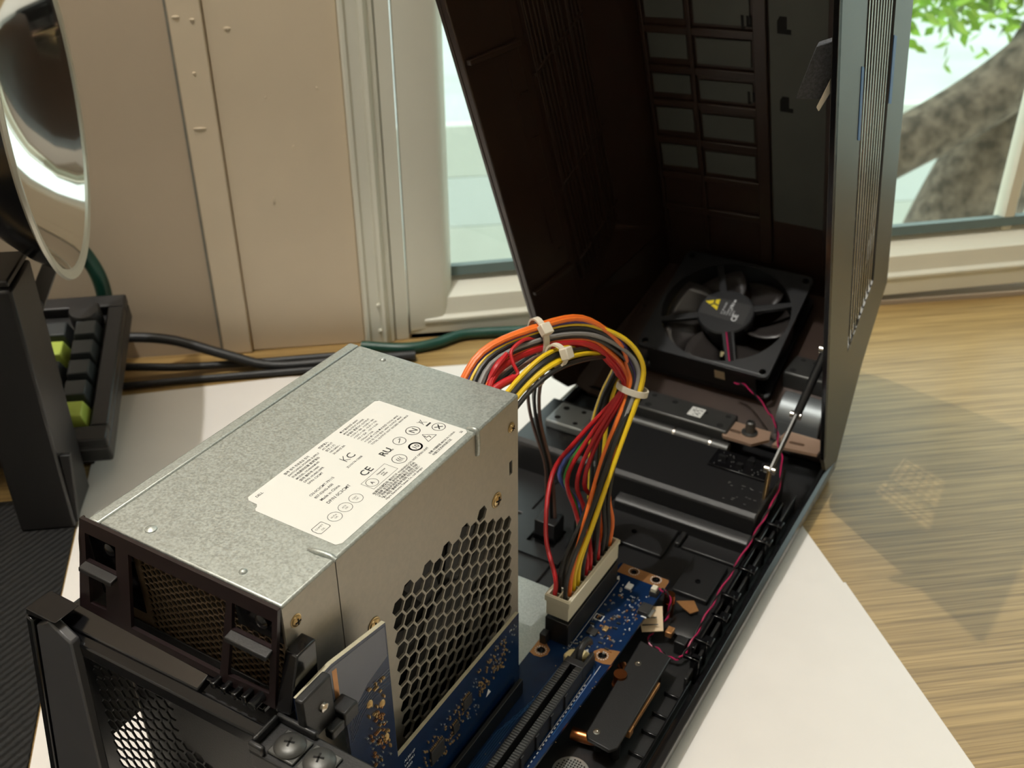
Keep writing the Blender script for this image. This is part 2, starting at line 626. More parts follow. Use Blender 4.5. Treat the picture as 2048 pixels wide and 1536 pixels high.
# ---- ceiling lamp above the desk
LPOS = (-273, 93, 1655)
lamp = thing('ceiling_lamp', 'ceiling lamp above the desk, out of the picture', 'lamp', 'wall', (LPOS[0], LPOS[1], 1760))
part('canopy', MB().lathe([(0, 0), (60, 0), (60, -14), (50, -22), (0, -22)], (LPOS[0], LPOS[1], 1760), (0, 0, 1), 28), 'casing', lamp)
part('socket', MB().cyl((LPOS[0], LPOS[1], 1740), (LPOS[0], LPOS[1], 1692), 20), 'casing', lamp)
ld = bpy.data.lights.new('ceiling_bulb', 'POINT')
ld.energy = LAMP_POWER
ld.color = LAMP_COLOR
ld.shadow_soft_size = .007
lo = bpy.data.objects.new('ceiling_bulb', ld)
COL.objects.link(lo)
lo.parent = lamp
lo.location = (0, 0, (LPOS[2] - 1760) * .001)

# ---- desk
desk = thing('desk', 'oak laminate desk under the white sheets and the open case', 'desk', 'wall', (100, 130, -740))
part('tabletop', MB().box(-1000, -300, -28, 1200, 486, 0), 'oak', desk, 1.0)
for lx in (-960, 1160):
    for ly in (-260, 440):
        part('leg', MB().box(lx - 25, ly - 25, -740, lx + 25, ly + 25, -28.5), 'powder', desk, 1.0)

# ---- white sheets under the case
mb = MB().extr([(-163, 428, .1), (-146.5, 190, .1), (-141, 150, .1), (281, 150, .1), (276, 214, .1), (270, 436, .1), (-41, 438, .1)], (0, 0, .5))
solo('card_sheet', mb, 'paper', 'wall', (60, 300, 0), 'white card sheet by the window, under the far half of the case', 'sheet')
mb = MB().extr([(-147.5, 210, .75), (-137.5, 102, .75), (-118, -150, .75), (300, -150, .75), (280.5, 166, .75)], (0, 0, .5))
solo('card_sheet', mb, 'paper', 'wall', (60, 20, 0), 'white card sheet nearest the viewer, lapping over the other sheet', 'sheet')
mb = MB().extr([(-600, 310, .1), (-600, -280, .1), (-112, -280, .1), (-119, -150, .1), (-138.6, 102, .1), (-148.6, 210, .1), (-156, 310, .1)], (0, 0, 1.6))
solo('desk_mat', mb, 'carbon', 'wall', (-350, 0, 0), 'black ribbed vinyl mat at the left of the white sheets', 'mat', bev=.4)

# ================================================================== the computer case
LT = R(23.5)
LS, LC = math.sin(LT), math.cos(LT)


def L(x, n, u):
    """lid coordinates: x across, n outwards from the opening, u up along the lid"""
    return V((x, 390 - LS * u + LC * n, -155 + LC * u + LS * n))


case = thing('computer_case', 'open black computer case with its charcoal lid swung up, power supply inside', 'computer case', 'case', (-10, 180, -174))

# ---- base tray
mb = MB()
mb.box(-100, -28, -173, 78, 398, -166)
base = part('base_tray', mb, 'black_abs', case, .8)
mb = MB().extr([(76, -34, -173.4), (78.5, -34, -173.4), (81, -34, -166), (81, -34, -160), (78, -34, -158.5), (75, -34, -160), (75, -34, -166)], (0, 434, 0))
part('right_rim', mb, 'black_gloss', case, .6)
mb = MB().extr([(-98, -34, -173.4), (-101, -34, -173.4), (-103, -34, -166), (-103, -34, -160), (-100, -34, -158.5), (-97, -34, -160), (-97, -34, -166)], (0, 434, 0))
part('left_rim', mb, 'black_gloss', case, .6)
mb = MB().box(-97, 396, -173, 76, 401, -158)
part('front_rim', mb, 'black_gloss', case, .6)
# inner rail with clips along the right side
mb = MB()
mb.box(66.5, 196, -166, 68.5, 330, -153)
part('inner_rail', mb, 'black_gloss', case, .4)
mb = MB()
mb.box(70.5, 178, -166, 72, 345, -156)
part('inner_rail', mb, 'black_abs', case, .4)
for y, h in ((200, 10), (222, 8), (236, 11), (262, 9), (286, 11), (306, 9)):
    mb = MB().box(66, y, -166, 73, y + 2, -166 + h + 5)
    mb.box(70, y, -166 + h + 3, 75, y + 6, -166 + h + 4.5)
    part('cable_clip', mb, 'black_gloss', case, .3)
mb = MB().box(70, 186, -166, 74.5, 190, -150).box(66, 186, -152, 74.5, 188, -150)
part('rail_bracket', mb, 'black_gloss', case, .4)
# embossed floor pads
for (x0, y0, x1, y1, h, lab) in ((38, 240, 58, 272, 3.2, None), (28, 276, 62, 318, 2.0, None), (-24, 262, 22, 318, 2.6, None), (-60, 206, -28, 232, 1.5, None),
                                 (-95, 258, -62, 300, 1.2, None), (24, 276, 27, 318, 3.4, None), (-28, 240, -25, 318, 3.0, None)):
    part('floor_pad', MB().box(x0, y0, -166.2, x1, y1, -166 + h), 'black_abs', base, .7)
mb = MB()
for c in ((48, 252, -162.6), (52, 296, -163.8), (-12, 300, -163.2), (0, 274, -163.2)):
    mb.lathe([(1.6, -.4), (1.5, .5), (.6, .6), (.5, .1)], c, (0, 0, 1), 12)
part('moulding_mark', mb, 'black_gloss', base)
# raised step and cover towards the front
mb = MB().extr([(-96, 296, -166), (-96, 298, -147), (-96, 301, -144.5), (-96, 352, -144.5), (-96, 352, -166)], (158, 0, 0))
part('front_cover', mb, 'black_abs', case, 1.0)
mb = MB().extr([(-20, 287, -166), (-20, 288, -158), (-20, 290, -156.5), (-20, 296, -156), (-20, 296, -166)], (82, 0, 0))
part('step', mb, 'black_abs', case, .6)
# long cover plate at the right
mb = MB().extr([(44, 186, -153.5), (61.5, 183, -153.5), (62.5, 122, -153.5), (60, 118.5, -153.5), (49, 119.5, -153.5), (47, 122, -153.5)], (0, 0, 2.2))
cp = part('cover_plate', mb, 'black_abs', case, .5)
for c in ((49.5, 171, -151.3), (51, 124.5, -151.3)):
    mb = MB().lathe([(1.7, 0), (1.6, .5), (1.0, .55), (.9, .15), (0, .15)], c, (0, 0, 1), 16)
    part('screw', mb, 'steel', cp)
for c in ((48, 178), (58, 176), (50, 128), (59, 128)):
    part('stand_off', MB().cyl((c[0], c[1], -166), (c[0], c[1], -153.5), 2.2), 'black_abs', cp)
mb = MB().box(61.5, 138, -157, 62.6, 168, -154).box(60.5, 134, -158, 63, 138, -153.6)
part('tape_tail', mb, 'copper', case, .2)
# ribs on the right part of the floor
mb = MB()
for y in (132, 146, 158, 172):
    mb.box(63.5, y, -166, 73, y + .8, -163.5)
mb.box(72, 120, -166, 73, 182, -160)
part('floor_ribs', mb, 'black_gloss', case, .2)
# speaker-like perforated disc
dsk = part('perforated_disc', MB().lathe([(0, 0), (8, 0), (8.5, .6), (0, .6)], (46, 110, -166), (0, 0, 1), 32), 'tin', case)
mb = MB()
for i in range(-5, 6):
    for j in range(-5, 6):
        if i * i + j * j < 27:
            mb.lathe([(.45, 0), (.45, .1), (0, .12)], (46 + i * 1.35, 110 + j * 1.35, -165.35), (0, 0, 1), 6)
part('perforation', mb, 'dark', dsk, kind='stuff')
# orange-brown tubes and posts under the board
mb = MB()
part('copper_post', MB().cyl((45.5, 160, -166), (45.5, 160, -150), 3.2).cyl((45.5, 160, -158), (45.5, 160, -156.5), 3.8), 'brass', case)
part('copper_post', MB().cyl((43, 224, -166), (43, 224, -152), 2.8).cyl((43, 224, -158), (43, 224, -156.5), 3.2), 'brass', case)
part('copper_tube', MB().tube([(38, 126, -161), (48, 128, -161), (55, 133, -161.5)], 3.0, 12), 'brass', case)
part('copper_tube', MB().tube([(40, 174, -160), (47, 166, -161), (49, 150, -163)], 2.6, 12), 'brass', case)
# ribbon-like copper tabs near the board corner
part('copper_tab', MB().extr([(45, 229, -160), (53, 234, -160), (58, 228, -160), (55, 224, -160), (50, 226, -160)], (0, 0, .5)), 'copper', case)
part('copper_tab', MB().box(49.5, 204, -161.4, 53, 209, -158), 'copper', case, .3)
mb = MB().extr([(38, 208, -152), (45, 213, -150), (52, 204, -156), (47, 199, -156)], (0, 0, .3))
mb = MB().add([(33, 206, -151), (44, 212, -150), (49, 203, -157), (40, 197, -157), (33, 206, -151.4), (44, 212, -150.4), (49, 203, -157.4), (40, 197, -157.4)],
              [(0, 1, 2, 3), (7, 6, 5, 4), (0, 4, 5, 1), (1, 5, 6, 2), (2, 6, 7, 3), (3, 7, 4, 0)])
fl = part('paper_flag', mb, 'kapton', case)
mb = MB()
for k in range(3):
    a = V((34.8 + k * 2.0, 204.6 - k * 2.6, -151.6 - k * 1.7)) + V((0, 0, .35))
    d = V((9.4, 5.2, .85)).normalized()
    e = V((.3, -.45, -.3))
    mb.add([a, a + d * 8, a + d * 8 + e, a + e], [(0, 1, 2, 3)])
part('print', mb, 'ink', fl)
part('cable_block', MB().box(56, 200, -166, 62, 206, -158), 'black_abs', case, .5)
part('round_boss', MB().lathe([(0, 0), (9.5, 0), (9.5, 3.6), (8.5, 4.2), (0, 4.2)], (56.5, 218.5, -166), (0, 0, 1), 28), 'black_abs', case)

# ---- front: hinge hardware
def drilled_block(name, x0, y0, x1, y1, z0, z1, holes, m):
    o = part(name, MB().box(x0, y0, z0, x1, y1, z1), m, case, 1.2)
    h = MB()
    for hx, hy, r in holes:
        h.lathe([(r, -.2), (r, .12), (r * .65, .05), (0, .02)], (hx, hy, z1), (0, 0, 1), 14)
    part('drilled_hole', h, 'dark', o)
    return o


MT['zinc_dark'] = mat('dark_zinc', (84, 84, 82), .44, metal=.7, var=.08, vscale=60)
hb = drilled_block('hinge_block', -42, 364, 19, 386, -152, -140, [(-36, 369, 2.2), (-37, 381, 1.8), (-22, 380, 2), (0, 378, 1.6), (14, 381, 1.8), (13, 369, 2.2)], 'zinc_dark')
stc = part('sticker', MB().box(-10, 370.5, -140, -1, 381, -139.8), 'label', hb)
mb = MB()
random.seed(3)
for i in range(26):
    a, b = random.uniform(-8.8, -3), random.uniform(371.5, 379)
    mb.box(a, b, -139.8, a + random.uniform(.4, 1.6), b + .5, -139.75)
part('print', mb, 'inkgrey', stc)
part('hinge_rod', MB().cyl((-42, 356, -147), (24, 356, -147), 4.2, n=24), 'zinc_dark', case)
mb = MB()
for x in (-12, 12):
    mb.cyl((x, 356, -147), (x + 1.4, 356, -147), 4.5, n=24)
part('rod_collar', mb, 'steel', case)
mb = plate(MB(), [(15, 366), (18, 362), (36, 362), (44, 372), (42, 381), (17, 381)], [[(20, 369), (26, 369), (27, 370.5), (26, 372), (20, 372), (19, 370.5)]],
           lambda a, b, h: V((a, b, -143 + h)), 2)
MT['warm_steel'] = mat('warm_plated_steel', (214, 180, 154), .3, metal=.55, var=.06, vscale=60)  # orange reflection put into the steel's base colour
hp = part('hinge_plate', mb, 'warm_steel', case, .3, label='shiny steel hinge plate reflecting orange light')
part('stud', MB().lathe([(0, 0), (5, 0), (5, 1), (3.2, 1.4), (2.8, 8), (1.8, 8.6), (1.6, 8.2), (1.5, 5), (0, 5)], (31, 373, -142), (0, 0, 1), 22), 'zinc_dark', hp)
mb = plate(MB(), [(46, 372), (73, 376), (74, 392), (49, 392)], [[(55, 379), (63, 380), (64, 381.6), (63, 383), (55, 382), (54, 380.5)]], lambda a, b, h: V((a, b, -146 + h)), 2)
part('hinge_plate', mb, 'warm_steel', case, .3, label='shiny steel hinge plate beside the lid edge')
part('spring_drum', MB().cyl((38, 415, -146), (66, 415, -146), 13, n=28).box(38, 402, -160, 66, 428, -146), 'silver_tape', case, .6)
drilled_block('hinge_block', 30, 436, 58, 462, -142, -130, [(35, 441, 2.2), (37, 457, 1.8), (52, 441, 2), (46, 457, 2.2)], 'zinc_dark')
drilled_block('hinge_block', -84, 318, -58, 342, -144.4, -138.5, [(-78, 324, 2), (-78, 336, 2), (-66, 337, 1.6), (-65, 323, 1.6)], 'silver_tape')
# small sensor board by the hinge
sb = part('sensor_board', MB().box(20, 331, -144.4, 56, 349, -142.8), 'black_gloss', case, .2)
random.seed(5)
for nm, n_, m_, s_ in (('header', 5, 'black_abs', 2.6), ('solder_point', 26, 'tin', .45)):
    mb = MB()
    for i in range(n_):
        a, b = random.uniform(23, 51), random.uniform(332, 346)
        mb.box(a, b, -142.8, a + s_ * random.uniform(.8, 1.8), b + s_, -142.8 + s_ * .9)
    part(nm, mb, m_, sb, kind='stuff' if n_ > 10 else None)
mb = MB()
for i in range(16):
    a, b = random.uniform(36, 56), random.uniform(304, 322)
    mb.box(a, b, -144.5, a + random.uniform(.8, 2.4), b + .35, -144.35)
part('floor_print', mb, 'inkgrey', case, kind='stuff')
# lid stay
st = part('lid_stay', MB().obox((61.5, 337, -117), (.9, 0, 0), V((2, 32, 20)).normalized() * 21, V((0, -20, 32)).normalized() * 2.6), 'zinc_dark', case, .4)
part('stay_arm', MB().cyl((62.5, 352, -108), (69, 374, -70), 2.4, 2.8, 14), 'black_abs', st)
part('stay_arm', MB().obox((60, 319.5, -139), (.8, 0, 0), V((0, 2.6, 22)).normalized() * 13, V((0, 3, -.3))), 'brass_screw', st, .3)
mb = MB()
for c in ((60, 321, -127), (62, 353, -107.6), (68, 372, -72)):
    part('pivot_pin', MB().cyl((c[0] + 3.2, c[1], c[2]), (c[0] - 3, c[1], c[2]), 2.4, n=14), 'steel', st)
# black plug recess in the floor
mb = plate(MB(), [(-64, 226), (-24, 226), (-24, 262), (-64, 262)], [[(-50, 236), (-33, 236), (-33, 254), (-50, 254)]], lambda a, b, h: V((a, b, -164.5 + h)), 3)
part('floor_frame', mb, 'black_abs', case, .5)
# metal tray that carries the power supply
part('support_tray', MB().box(-90, -2, -154, 2.5, 197, -152).box(-92, -2, -154, -90, 143, -146), 'galv', case, .4)
mb = MB()
mb.cyl((-1, 178, -152), (-1, 178, -150.4), 2.2)
part('rubber_bumper', mb, 'black_abs', case)

# ---- rear frame
def rear_y(z):
    return -21 - .13 * (-35 - z)


def RP(x, d, z):
    """a point on the leaning rear frame, d mm outwards"""
    return V((x, rear_y(z) - d, z))


def prism_rear(mb, poly, d0, d1):
    a = [RP(x, d0, z) for x, z in poly]
    b = [RP(x, d1, z) for x, z in poly]
    n = len(poly)
    return mb.add(a + b, [tuple(range(n))[::-1], tuple(range(n, 2 * n))] + [(i, (i + 1) % n, n + (i + 1) % n, n + i) for i in range(n)])


mb = prism_rear(MB(), [(-98, -37), (-91, -32.5), (-80, -37), (-73, -92), (-66, -168), (-98, -168)], -3, 1)
MT['post_grey'] = mat('dark_grey_post', (62, 62, 64), .36, var=.05, vscale=40)
part('corner_post', mb, 'post_grey', case, .8, label='dark grey flat corner post')
mb = prism_rear(MB(), [(-101.5, -34), (-98.3, -35), (-98.3, -168), (-101.5, -168)], -9, 2)
part('post_edge', mb, 'black_gloss', case, .6)
mb = prism_rear(MB(), [(-101.5, -31), (-86, -31), (-92, -32.4), (-101.5, -33.8)], -9, 1.6)
part('post_cap', mb, 'black_gloss', case, .4)
# honeycomb rear panel
def inside(p, poly):
    c = False
    j = len(poly) - 1
    for i in range(len(poly)):
        (xi, yi), (xj, yj) = poly[i], poly[j]
        if (yi > p[1]) != (yj > p[1]) and p[0] < (xj - xi) * (p[1] - yi) / (yj - yi) + xi:
            c = not c
        j = i
    return c


region = [(-87, -49), (-78, -46), (-62, -48), (-50, -54), (-46, -60), (-46, -72), (-36, -80), (-20, -88), (-12, -96), (-12, -112), (-50, -118), (-87, -112)]
holes = []
pz, px_ = 5.4, 4.68
for i in range(-2, 24):
    for j in range(-2, 20):
        c = (-90 + i * px_, -44 - j * pz - (pz / 2 if i % 2 else 0))
        if inside(c, region):
            holes.append(hexa(c[0], c[1], 2.7))
mb = plate(MB(), [(-97, -41), (36, -41), (36, -168), (-97, -168)], holes, lambda a, b, h: V((a, -12.5 + h, b)), .7)
part('rear_honeycomb_panel', mb, 'black_abs', case, smooth=False)
part('left_inner_wall', MB().box(-97, -11, -106, -95, 40, -38), 'black_abs', case, .4)
# ledge and beam below the power supply bracket
mb = MB().add([(-92, -6.5, -34), (-28, -6.5, -35), (-28, -15, -37.5), (-95, -17, -37), (-92, -6.5, -37), (-28, -6.5, -39), (-28, -15, -41), (-95, -17, -41)],
              [(0, 1, 2, 3), (7, 6, 5, 4), (0, 4, 5, 1), (1, 5, 6, 2), (2, 6, 7, 3), (3, 7, 4, 0)])
part('rear_ledge', mb, 'black_gloss', case, .5)
mb = MB().add([(-95, -15.5, -38), (6, -14, -38.5), (6, -18, -40), (-95, -20, -40), (-95, -15.5, -44), (6, -14, -45), (6, -18, -46), (-95, -20, -45)],
              [(0, 1, 2, 3), (7, 6, 5, 4), (0, 4, 5, 1), (1, 5, 6, 2), (2, 6, 7, 3), (3, 7, 4, 0)])
part('rear_beam', mb, 'black_gloss', case, .7)
# tray arm with two thumb screws
arm = part('expansion_arm', MB().box(2, -24, -46, 60, -9, -38.5).box(2, -24, -38.5, 8, -22, -35).box(2, -11, -38.5, 18, -9, -35.5).box(2, -22, -38.5, 3.6, -11, -35), 'black_abs', case, .7)
for c in ((13, -17, -37.5), (24.5, -17, -37.5)):
    mb = MB().lathe([(0, 0), (4.9, 0), (5.1, .5), (4.7, 1.1), (3.0, 1.9), (0, 2.2)], c, (0, 0, 1), 28)
    s = part('screw', mb, 'zinc_dark', arm)
    mb = MB()
    for a in (20, 110):
        d = V((math.cos(R(a)), math.sin(R(a)), 0))
        mb.obox(V(c) + V((0, 0, 2.0)), d * 1.7, V((-d.y, d.x, 0)) * .33, (0, 0, .25))
    part('cross_slot', mb, 'dark', s)
    part('washer', MB().obox(V(c) + V((0, 0, -.4)), (5.2, 0, 0), (0, 5.0, 0), (0, 0, .45)), 'zinc_dark', s, .5)
# card clip in front of the riser card
mb = MB().box(10.6, -10.5, -44, 14, 3.4, -24.4).box(10.6, 3.4, -47, 17.5, 10.5, -41).box(14, -3, -47, 17.5, 3.4, -43)
ck = part('card_clip', mb, 'black_abs', case, .7)
part('clip_pin', MB().lathe([(0, 0), (1.8, 0), (1.6, 1), (0, 1.6)], (14, -2, -34), (1, 0, 0), 14), 'steel', ck)

# ---- power supply bracket: dark frame over the supply's rear face
def BP(x, z, d):
    """point on the slanting bracket, d mm outwards"""
    return V((x, -1.2 - .21 * (-2 - z) - d, z))


rects = [[(-85.5, -4.5), (-70.5, -4.5), (-70.5, -15), (-85.5, -15)],
         [(-84.5, -19.5), (-79, -18.5), (-76, -22), (-76, -31), (-84.5, -31.5)],
         [(-64.5, -5), (-20.5, -5), (-23, -33), (-64, -33)],
         [(-18, -4.5), (-1.5, -4.5), (-1.5, -14), (-18, -14)],
         [(-18.5, -17.5), (-2, -17.5), (-2, -31), (-19.5, -32)]]
mb = plate(MB(), [(-88, .2), (.6, .2), (.6, -35.5), (-90, -35.5)], rects, lambda a, b, h: BP(a, b, .6 + h), 1.4)
br = part('supply_bracket', mb, 'maroon', case, .2)
part('bracket_side', MB().extr([(-88.6, -1.6, -.3), (-88.6, .2, -.3), (-88.6, .2, -35), (-88.6, -9, -35), (-88.6, -4, -8)], (.8, 0, 0)), 'maroon', br)
part('bracket_backing', MB().box(-87.4, -.7, -34, -66, -.4, -2.4), 'black_gloss', br)
part('bracket_backing', MB().box(-19.4, -.7, -15.6, -.6, -.4, -2.4), 'black_gloss', br)
mb = MB()
for x0, x1, z in ((-86, -70, -15.2), (-18.5, -1, -14.2)):
    a = [BP(x0, z, 0), BP(x1, z, 0), BP(x1, z - 1.6, 0), BP(x0, z - 1.6, 0)]
    b = [p + V((0, -4.5, -.8)) for p in a]
    mb = MB().add(a + b, [(0, 1, 2, 3), (7, 6, 5, 4), (0, 4, 5, 1), (1, 5, 6, 2), (2, 6, 7, 3), (3, 7, 4, 0)])
    part('bracket_lip', mb, 'black_abs', br, .3)
mb = MB()
for x, z in ((-76, -9), (-7.5, -8.5)):
    mb.lathe([(0, 0), (2.6, 0), (2.6, .8), (1.6, 1.6), (0, 1.8)], (x, -1.2, z), (0, -1, 0), 18)
part('bracket_screw', mb, 'black_gloss', br)
# moulded latch at the bracket's right end
mb = MB().add([(1, -2, -16), (7, -3, -15), (7, 6, -15), (1, 6, -15), (1, -10, -36), (7.5, -10, -34), (7, 5, -33), (1, 5, -36)],
              [(3, 2, 1, 0), (4, 5, 6, 7), (0, 1, 5, 4), (1, 2, 6, 5), (2, 3, 7, 6), (3, 0, 4, 7)])
part('bracket_latch', mb, 'black_gloss', br, .6)
mb = MB().box(-28, -11, -38.2, -3, -5, -36.2)
for k in range(4):
    mb.box(-24 + k * 4.6, -13, -36.2, -22 + k * 4.6, -6, -33.5 + (k == 3) * 1.5)
mb.cyl((-5, -14, -33.5), (-5, -6, -33), 1.9, n=12)
part('snap_fingers', mb, 'black_gloss', br, .4)

# ---- the lid
lid = part('lid', MB().extr([L(82, n, u) for n, u in ((-24, 34), (-24, 409), (-20.5, 409), (-20.5, 34))], (-2.6, 0, 0)), 'black_gloss', case, .3)
vent = [(12, 92), (57, 105), (57, 402), (12, 402)]
mb = plate(MB(), [(-24, 34), (-20, 18), (-8, 6), (2, -3), (46, 44), (90, 70), (88, 409), (-24, 409)], [vent], lambda a, b, h: L(80.8 + h, a, b), 2.4)
part('right_side_panel', mb, 'lid_out', lid, .5)
# slats with cross bars; the lowest stretch is open
for k in range(10):
    n0 = 13.0 + k * 4.4
    mb = MB().extr([L(81.4, n0, 93 + k * 1.3), L(81.4, n0 + 1.2, 93.6 + k * 1.3), L(81.4, n0 + 1.2, 402), L(81.4, n0, 402)], (-.7, 0, 0))
    part('vent_slat', mb, 'slat', lid, .12)
mb = MB()
for u in (104, 124, 144, 164, 184, 204, 224):
    mb.extr([L(79.4, 12, u), L(79.4, 57, u), L(79.4, 57, u + 1.8), L(79.4, 12, u + 1.8)], (-.6, 0, 0))
part('cross_bar', mb, 'black_abs', lid)
mb = MB().extr([L(79.3, 10, 262), L(79.3, 59, 232), L(79.3, 59, 405), L(79.3, 10, 405)], (-1.0, 0, 0))
mb.extr([L(79.3, 30, 90), L(79.3, 34, 90), L(79.3, 34, 248), L(79.3, 30, 250)], (-1.0, 0, 0))
part('vent_backing', mb, 'black_abs', lid)
mb = MB().extr([L(82.3, 57.6, 228), L(82.3, 62.4, 224), L(82.3, 62.4, 262), L(82.3, 57.6, 266)], (-.25, 0, 0))  # blue strips laid on the panel as a painted reflection
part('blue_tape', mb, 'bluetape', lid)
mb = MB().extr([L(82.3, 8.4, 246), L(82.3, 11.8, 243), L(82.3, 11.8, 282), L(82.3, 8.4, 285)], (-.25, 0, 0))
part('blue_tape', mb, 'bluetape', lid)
# left side, chamfers, back and front panels of the lid
mb = MB().extr([L(-102, n, u) for n, u in ((-24, 60), (-20, 30), (-8, 6), (2, -3), (46, 44), (90, 70), (88, 409), (-24, 409))], (2.0, 0, 0))
part('left_side_panel', mb, 'lid_in', lid, .3)
mb = MB().extr([L(-100, -24, 70), L(-100, 20, 52), L(-100, 22, 62), L(-100, 22, 409), L(-100, -24, 409)], (3.6, 0, 0))
ll = part('left_liner', mb, 'lid_in', lid, .6)
for u0, u1 in ((262, 268), (98, 104)):
    mb = MB().extr([L(-96.4, -22, u0 + 18), L(-96.4, 22, u0 - 2), L(-96.4, 22, u1 - 4), L(-96.4, -22, u1 + 15)], (2.6, 0, 0))
    part('liner_rib', mb, 'lid_in', ll, .5)
mb = MB()
for u in (120, 150, 175, 205, 235, 300, 330):
    part('liner_mark', MB().extr([L(-96.4, 14, u), L(-96.4, 21, u - 3), L(-96.4, 21, u - 2), L(-96.4, 14, u + 1)], (.9, 0, 0)), 'lid_in', ll)
part('liner_ridge', MB().extr([L(-96.4, 9, 130), L(-96.4, 10, 130), L(-96.4, 10, 260), L(-96.4, 9, 260)], (.8, 0, 0)), 'lid_in', ll)
for k in range(15):
    n0 = 34 + k * 4.0
    mb = MB().extr([L(-100, n0, 72), L(-100, n0 + 1.5, 72), L(-100, n0 + 1.5, 405), L(-100, n0, 405)], (1.6 if k % 5 else 3.0, 0, 0))
    part('inner_rib', mb, 'lid_in', lid, .2)
for u in (86, 150, 232):
    mb = MB().extr([L(-100, 33, u), L(-100, 94, u), L(-100, 94, u + 2.2), L(-100, 33, u + 2.2)], (2.2, 0, 0))
    part('inner_cross_rib', mb, 'lid_in', lid, .2)
def quad_slab(a, b, c, d, off):
    off = V(off)
    p = [a, b, c, d, a + off, b + off, c + off, d + off]
    return MB().add(p, [(3, 2, 1, 0), (4, 5, 6, 7), (0, 1, 5, 4), (1, 2, 6, 5), (2, 3, 7, 6), (3, 0, 4, 7)])


on = L(0, 2.5, 0) - L(0, 0, 0)
part('left_chamfer', quad_slab(L(-101, 88, 70), L(-101, 88, 409), L(-85, 131, 409), L(-85, 131, 30), on), 'lid_in', lid)
part('right_chamfer', quad_slab(L(81, 88, 70), L(81, 88, 409), L(62, 131, 409), L(62, 131, 30), on), 'lid_in', lid)
bk = part('back_panel', quad_slab(L(-86, 131, -8), L(-86, 131, 409), L(63, 131, 409), L(63, 131, -8), on), 'lid_in', lid)
for x0, x1 in ((-83, -81), (-53, -50.5), (-13, -5), (30, 33)):
    part('back_rib', MB().extr([L(x0, 131, 20), L(x1, 131, 20), L(x1, 131, 404), L(x0, 131, 404)], L(0, -3.0, 0) - L(0, 0, 0)), 'lid_in', bk, .5)
for u in (52, 82, 112, 142, 168, 196, 226, 256, 286):
    part('back_rib', MB().extr([L(-84, 131, u), L(-12, 131, u + 4), L(-12, 131, u + 9), L(-84, 131, u + 5)], L(0, -2.2, 0) - L(0, 0, 0)), 'lid_in', bk, .5)
MT['lid_pad'] = mat('satin_inner_pad', (84, 86, 80), .5, var=.06, vscale=40)
for x0, x1 in ((-49, -15), (-80, -55)):
    for u in (92, 122, 152, 178, 206, 236, 266):
        h = 18 if u not in (152,) else 14
        part('back_pad', MB().extr([L(x0, 131, u), L(x1, 131, u + 2), L(x1, 131, u + h + 2), L(x0, 131, u + h)], L(0, -1.2, 0) - L(0, 0, 0)), 'lid_pad', bk, .4)
part('back_pad', MB().extr([L(-4, 131, 60), L(60, 131, 60), L(60, 131, 400), L(-4, 131, 400)], L(0, -1.2, 0) - L(0, 0, 0)), 'lid_pad', bk, .4)
# moulded slots in the pads
mb = MB()
for x, u in ((-20, 206), (-18, 154)):
    for (a, b, c, d) in ((0, 0, 1.6, 9), (3.2, 2, 4.8, 9), (3.2, 2, 6.4, 3.6), (5.2, 2, 6.4, 9), (0, 0, 2.2, 1.6)):
        mb.extr([L(x + a, 129.7, u + b), L(x + c, 129.7, u + b), L(x + c, 129.7, u + d), L(x + a, 129.7, u + d)], L(0, -.2, 0) - L(0, 0, 0))
for x, u in ((1, 206), (2, 152)):
    mb.extr([L(x, 129.7, u), L(x + 8, 129.7, u), L(x + 8, 129.7, u + 3), L(x + 5.5, 129.7, u + 3), L(x + 5.5, 129.7, u + 11), L(x + 1.5, 129.7, u + 11), L(x, 129.7, u + 8)], L(0, -.2, 0) - L(0, 0, 0))
part('moulded_slot', mb, 'dark', bk)
# front panel under the fan, with rows of perforation
hl = []
for col in range(6):
    for row in range(10):
        x = -60 + col * 8.2 + (row * .5)
        n = 40 + row * 7.2
        hl.append([(x - 1.6, n - 2.9), (x + 1.6, n - 2.9), (x + 1.9, n), (x + 1.6, n + 2.9), (x - 1.6, n + 2.9), (x - 1.9, n)])
hl.append([(-88, 76), (-85, 76), (-85, 86), (-88, 86)])
hl.append([(-88, 90), (-85, 90), (-85, 99), (-88, 99)])
mb = plate(MB(), [(-98, 44), (-92, 0), (74, 0), (62, 131), (-86, 131)], hl, lambda a, b, h: L(a, b, -7 + h), 2)
part('lid_front_panel', mb, 'lid_in', lid, smooth=False)
for sx, si in ((82, 62), (-102, -86)):
    dn = L(0, 0, -1.6) - L(0, 0, 0)
    mb = MB()
    for tri_ in ((L(sx, 2, -2), L(sx, 46, 44), L(si, 131, -8)), (L(sx, 46, 44), L(sx, 90, 70), L(si, 131, 30)), (L(sx, 46, 44), L(si, 131, 30), L(si, 131, -8))):
        mb.extr(list(tri_), dn)
    part('front_chamfer', mb, 'lid_in', lid)
part('front_chamfer', quad_slab(L(82, 2, -2), L(62, 131, -8), L(60, 40, -8), L(70, 0, -6), L(0, 0, -1.5) - L(0, 0, 0)), 'lid_in', lid)
part('front_chamfer', quad_slab(L(-102, 2, -2), L(-86, 131, -8), L(-84, 40, -8), L(-90, 0, -6), L(0, 0, -1.5) - L(0, 0, 0)), 'lid_in', lid)
part('foam_strip', MB().extr([L(78, -16, 314), L(72.5, -21, 314), L(66, -26, 292), L(78, -16, 286)], L(0, 3.5, 0) - L(0, 0, 0)), 'foam', lid, .4)
part('clear_clip', MB().extr([L(77.6, -19, 298), L(74, -24.5, 288), L(75, -24.5, 286), L(78, -20, 292)], L(0, 2, 0) - L(0, 0, 0)), 'tie', lid, .3)

